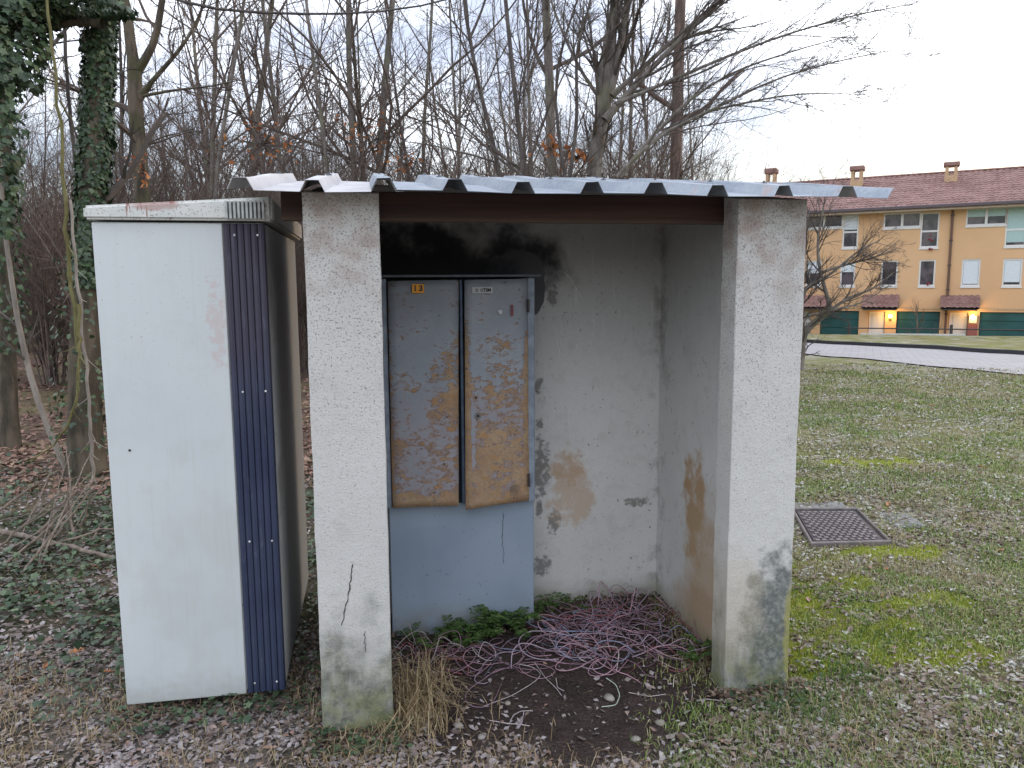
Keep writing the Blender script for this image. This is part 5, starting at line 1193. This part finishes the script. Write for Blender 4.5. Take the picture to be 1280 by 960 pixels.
# ================================================================ WIRES
WC = [simple('pink_wire', (.52, .31, .37), .6, var=.25), simple('lilac_wire', (.45, .36, .44), .5, var=.12), simple('red_wire', (.34, .11, .12), .5), simple('blue_wire', (.26, .31, .44), .5), simple('cream_wire', (.48, .42, .41), .5), simple('dull_mauve_wire', (.24, .15, .19), .6)]
wh = empty('wire_heap', (1.0, 3.2, 0), 'tangled heap of pink and lilac telephone wires on the soil inside the shelter', 'wires')
def wire_path(rs_, cx, cy, sx, sy, L, zmax, n=26, k0=None):
    a = rs_.uniform(0, 6.28) if k0 is None else k0; x, y = cx+rs_.normal(0, sx*.6), cy+rs_.normal(0, sy*.6); st = L/n; tu = rs_.normal(0, .12); P = []
    ph, fr = rs_.uniform(0, 6.28), rs_.uniform(.2, .5); zb = abs(rs_.normal(.35, .3))*zmax
    for i in range(n):
        P.append((x, y, hz(x, y)+.006+zb*(.55+.45*math.sin(ph+fr*i))*min(1, i/4, (n-1-i)/4+.05)))
        tu += rs_.normal(0, .08); tu *= .9; a += tu
        dx, dy = (x-cx)/sx, (y-cy)/sy
        if dx*dx+dy*dy > 1.2:
            ta = math.atan2(-(y-cy), -(x-cx)); a += .45*math.sin(ta-a)
        x += math.cos(a)*st; y += math.sin(a)*st
        if x > 1.40: x = 1.40
        if y > 3.63: y = 3.63
        if y > 3.40 and x < .74: y = 3.40
    return np.array(P)
rw = np.random.default_rng(99)
for k in range(165):
    u = rw.uniform()
    if u < .60: P = wire_path(rw, 1.09, 3.20, .33, .26, rw.uniform(.25, .75), .09, k0=rw.choice([0, math.pi])+rw.normal(0, .7))
    elif u < .76: P = wire_path(rw, 1.16, 3.46, .24, .12, rw.uniform(.25, .6), .12)
    elif u < .92: P = wire_path(rw, .50, 3.10, .34, .13, rw.uniform(.3, .7), .08, k0=rw.choice([0, math.pi])+rw.normal(0, .4))
    else: P = wire_path(rw, .22, 3.22, .15, .10, rw.uniform(.2, .5), .14)
    w_ = rw.choice(6, p=[.30, .22, .12, .06, .05, .25]) if P[0][0] > .45 else rw.choice(6, p=[.22, .12, .2, .0, .30, .16])
    base = np.array([1.0, 3.2, 0]); V, Q = tube_arr((P-base)[None], np.full((1, len(P)), rw.choice([.0009, .0013, .0017, .0023])), 5)
    link('wire', np_mesh('wire', V, Q, True), WC[w_], wh, local=True)
def loose(pts, r, mat, lab, group=None, lift=.008):
    P = smooth_path([on_ground(*p)+[0, 0, lift] for p in pts], 24); b = P[0].copy(); V, Q = tube_arr((P-b)[None], np.full((1, 24), r), 5)
    o = link('loose_wire', np_mesh('loose_wire', V, Q, True), mat); o.location = tuple(b); props(o, lab, 'wire', group)
loose([(612, 903), (635, 907), (650, 908), (662, 910)], .0019, WC[4], 'pale straight wire piece lying on the dark soil')
loose([(636, 908), (642, 896), (652, 891), (666, 891)], .0018, WC[4], 'short bent wire piece touching the pale one on the soil')
loose([(655, 891), (653, 904), (646, 912)], .0018, WC[1], 'short upright-lying wire piece crossing the pale one')
loose([(605, 885), (640, 872), (668, 855), (678, 845), (665, 835), (645, 832)], .0017, WC[4], 'long curved cream wire left of the heap on the soil')
loose([(668, 830), (682, 850), (695, 862), (702, 872)], .0016, WC[4], 'cream wire running forward from the middle of the heap')
loose([(695, 850), (697, 862), (705, 866)], .0018, WC[4], 'short hooked cream wire right of the long curved one')
loose([(752, 886), (770, 884), (775, 872), (770, 858), (758, 850)], .0022, simple('pale_green_wire', (.50, .56, .48), .5), 'pale greenish looped wire in front of the heap')
loose([(862, 846), (866, 862), (864, 885), (875, 905), (882, 926)], .0017, WC[4], 'cream wire running forward beside the right pillar')
loose([(882, 926), (866, 930), (856, 938)], .0016, WC[4], 'short cream wire end curling left near the right pillar')
loose([(880, 876), (900, 878), (925, 885), (950, 896)], .0018, WC[4], 'pale wire lying in front of the right pillar')
loose([(786, 868), (812, 873), (832, 870)], .0016, WC[4], 'thin cream wire low in front of the heap centre')
# stones on soil
STN = simple('small_stone', (.30, .27, .24), .9)
for k, (px, py, s) in enumerate([(762, 874, .022), (573, 908, .018), (635, 880, .012), (602, 922, .014), (825, 905, .018), (795, 925, .016), (705, 895, .010)]):
    p = on_ground(px, py); bm = bmesh.new(); bmesh.ops.create_icosphere(bm, subdivisions=2, radius=s)
    for v in bm.verts: v.co *= 1+.35*mnoise.noise(v.co*60+Vector((k*3, 0, 0))); v.co.z *= .55
    o = from_bm('stone', bm, STN, None, True); o.location = (p[0], p[1], p[2]+s*.3); props(o, ['largest pale stone, below the middle of the wire heap', 'pale stone near the dry grass tuft', 'small stone left of the bent wire piece', 'flat stone in front of the bent wire piece', 'stone on the soil towards the right pillar', 'stone low on the soil right of centre', 'tiny stone in the middle of the bare soil'][k], 'stone', 'small stones on the soil')
xy = spots(2200, lambda x, y: soil_mask(x, y), 2.0, 4, -.3, .4, seed=14); V1 = inst(T_LITTER, gpos(xy, .003), rs.uniform(.004, .018, len(xy)), rs, 30)
stuff('soil_crumbs', *V1, island_mat('soil_crumb', [(0, (.035, .026, .024)), (.6, (.08, .06, .055)), (.9, (.14, .11, .10)), (1, (.3, .27, .25))]), 'dark crumbs and leaf bits on the bare soil inside the shelter', 'soil')

# ================================================================ MANHOLE
mh = empty('manhole_cover', (2.97, 4.45, 0), 'dark cast iron cover with a lattice of raised pads set in the lawn', 'manhole cover')
c4 = np.array(MAN); ctr = c4.mean(0)
def q2(u, v): return (c4[0]*(1-u)*(1-v)+c4[1]*u*(1-v)+c4[2]*u*v+c4[3]*(1-u)*v)
zc = max(hz(*q2(u, v)) for u in np.linspace(0, 1, 5) for v in np.linspace(0, 1, 5))+.010
IRON = simple('cast_iron', (.055, .045, .05), .6, .3, var=.3, bump=.3); PAD = simple('worn_iron_pad', (.17, .14, .14), .55, .3, var=.3)
CON = simple('old_concrete', (.20, .20, .20), .95, var=.25, bump=.5, bd=.006, scale=9)
FRM = simple('frame_iron', (.16, .14, .135), .7, var=.25)
def poly(name, cs, z0, z1, mat, par, bev=.004):
    bm = bmesh.new(); lo = [bm.verts.new((x, y, z0)) for x, y in cs]; hi = [bm.verts.new((x, y, z1)) for x, y in cs]; n = len(cs)
    bm.faces.new(hi); bm.faces.new(lo[::-1])
    for i in range(n): j = (i+1) % n; bm.faces.new((lo[i], lo[j], hi[j], hi[i]))
    bmesh.ops.recalc_face_normals(bm, faces=bm.faces)
    bmesh.ops.bevel(bm, geom=list(bm.edges), offset=bev, segments=1, affect='EDGES'); return from_bm(name, bm, mat, par)
plate = poly('cover_plate', [tuple(q2(u, v)) for u, v in ((.05, .05), (.95, .05), (.95, .95), (.05, .95))], zc-.05, zc, IRON, mh)
for (a, b) in (((-.01, -.01), (1.01, .03)), ((-.01, .97), (1.01, 1.01)), ((-.01, .031), (.025, .969)), ((.975, .031), (1.01, .969))):
    poly('frame_bar', [tuple(q2(*p)) for p in ((a[0], a[1]), (b[0], a[1]), (b[0], b[1]), (a[0], b[1]))], zc-.06, zc+.012, FRM, mh)
NU, NV = 9, 14
for i in range(NU):
    for j in range(NV):
        u0 = .075+.85*(i+(.5 if j % 2 else 0))/(NU+.5); v0_ = .075+.85*j/NV; du, dv_ = .85/(NU+.5)*.62, .85/NV*.66
        poly('raised_pad', [tuple(q2(u, v)) for u, v in ((u0, v0_), (u0+du, v0_), (u0+du, v0_+dv_), (u0, v0_+dv_))], zc-.004, zc+.007, PAD, mh, .0015)
for cs, lab in (([(2.55, 4.88), (3.30, 4.80), (3.36, 4.98), (2.70, 5.06)], 'back'), ([(3.38, 4.40), (3.58, 4.36), (3.66, 4.66), (3.46, 4.72)], 'side')):
    poly('concrete_collar', cs, zc-.1, zc-.006 if lab == 'back' else zc-.016, CON, mh, .01)
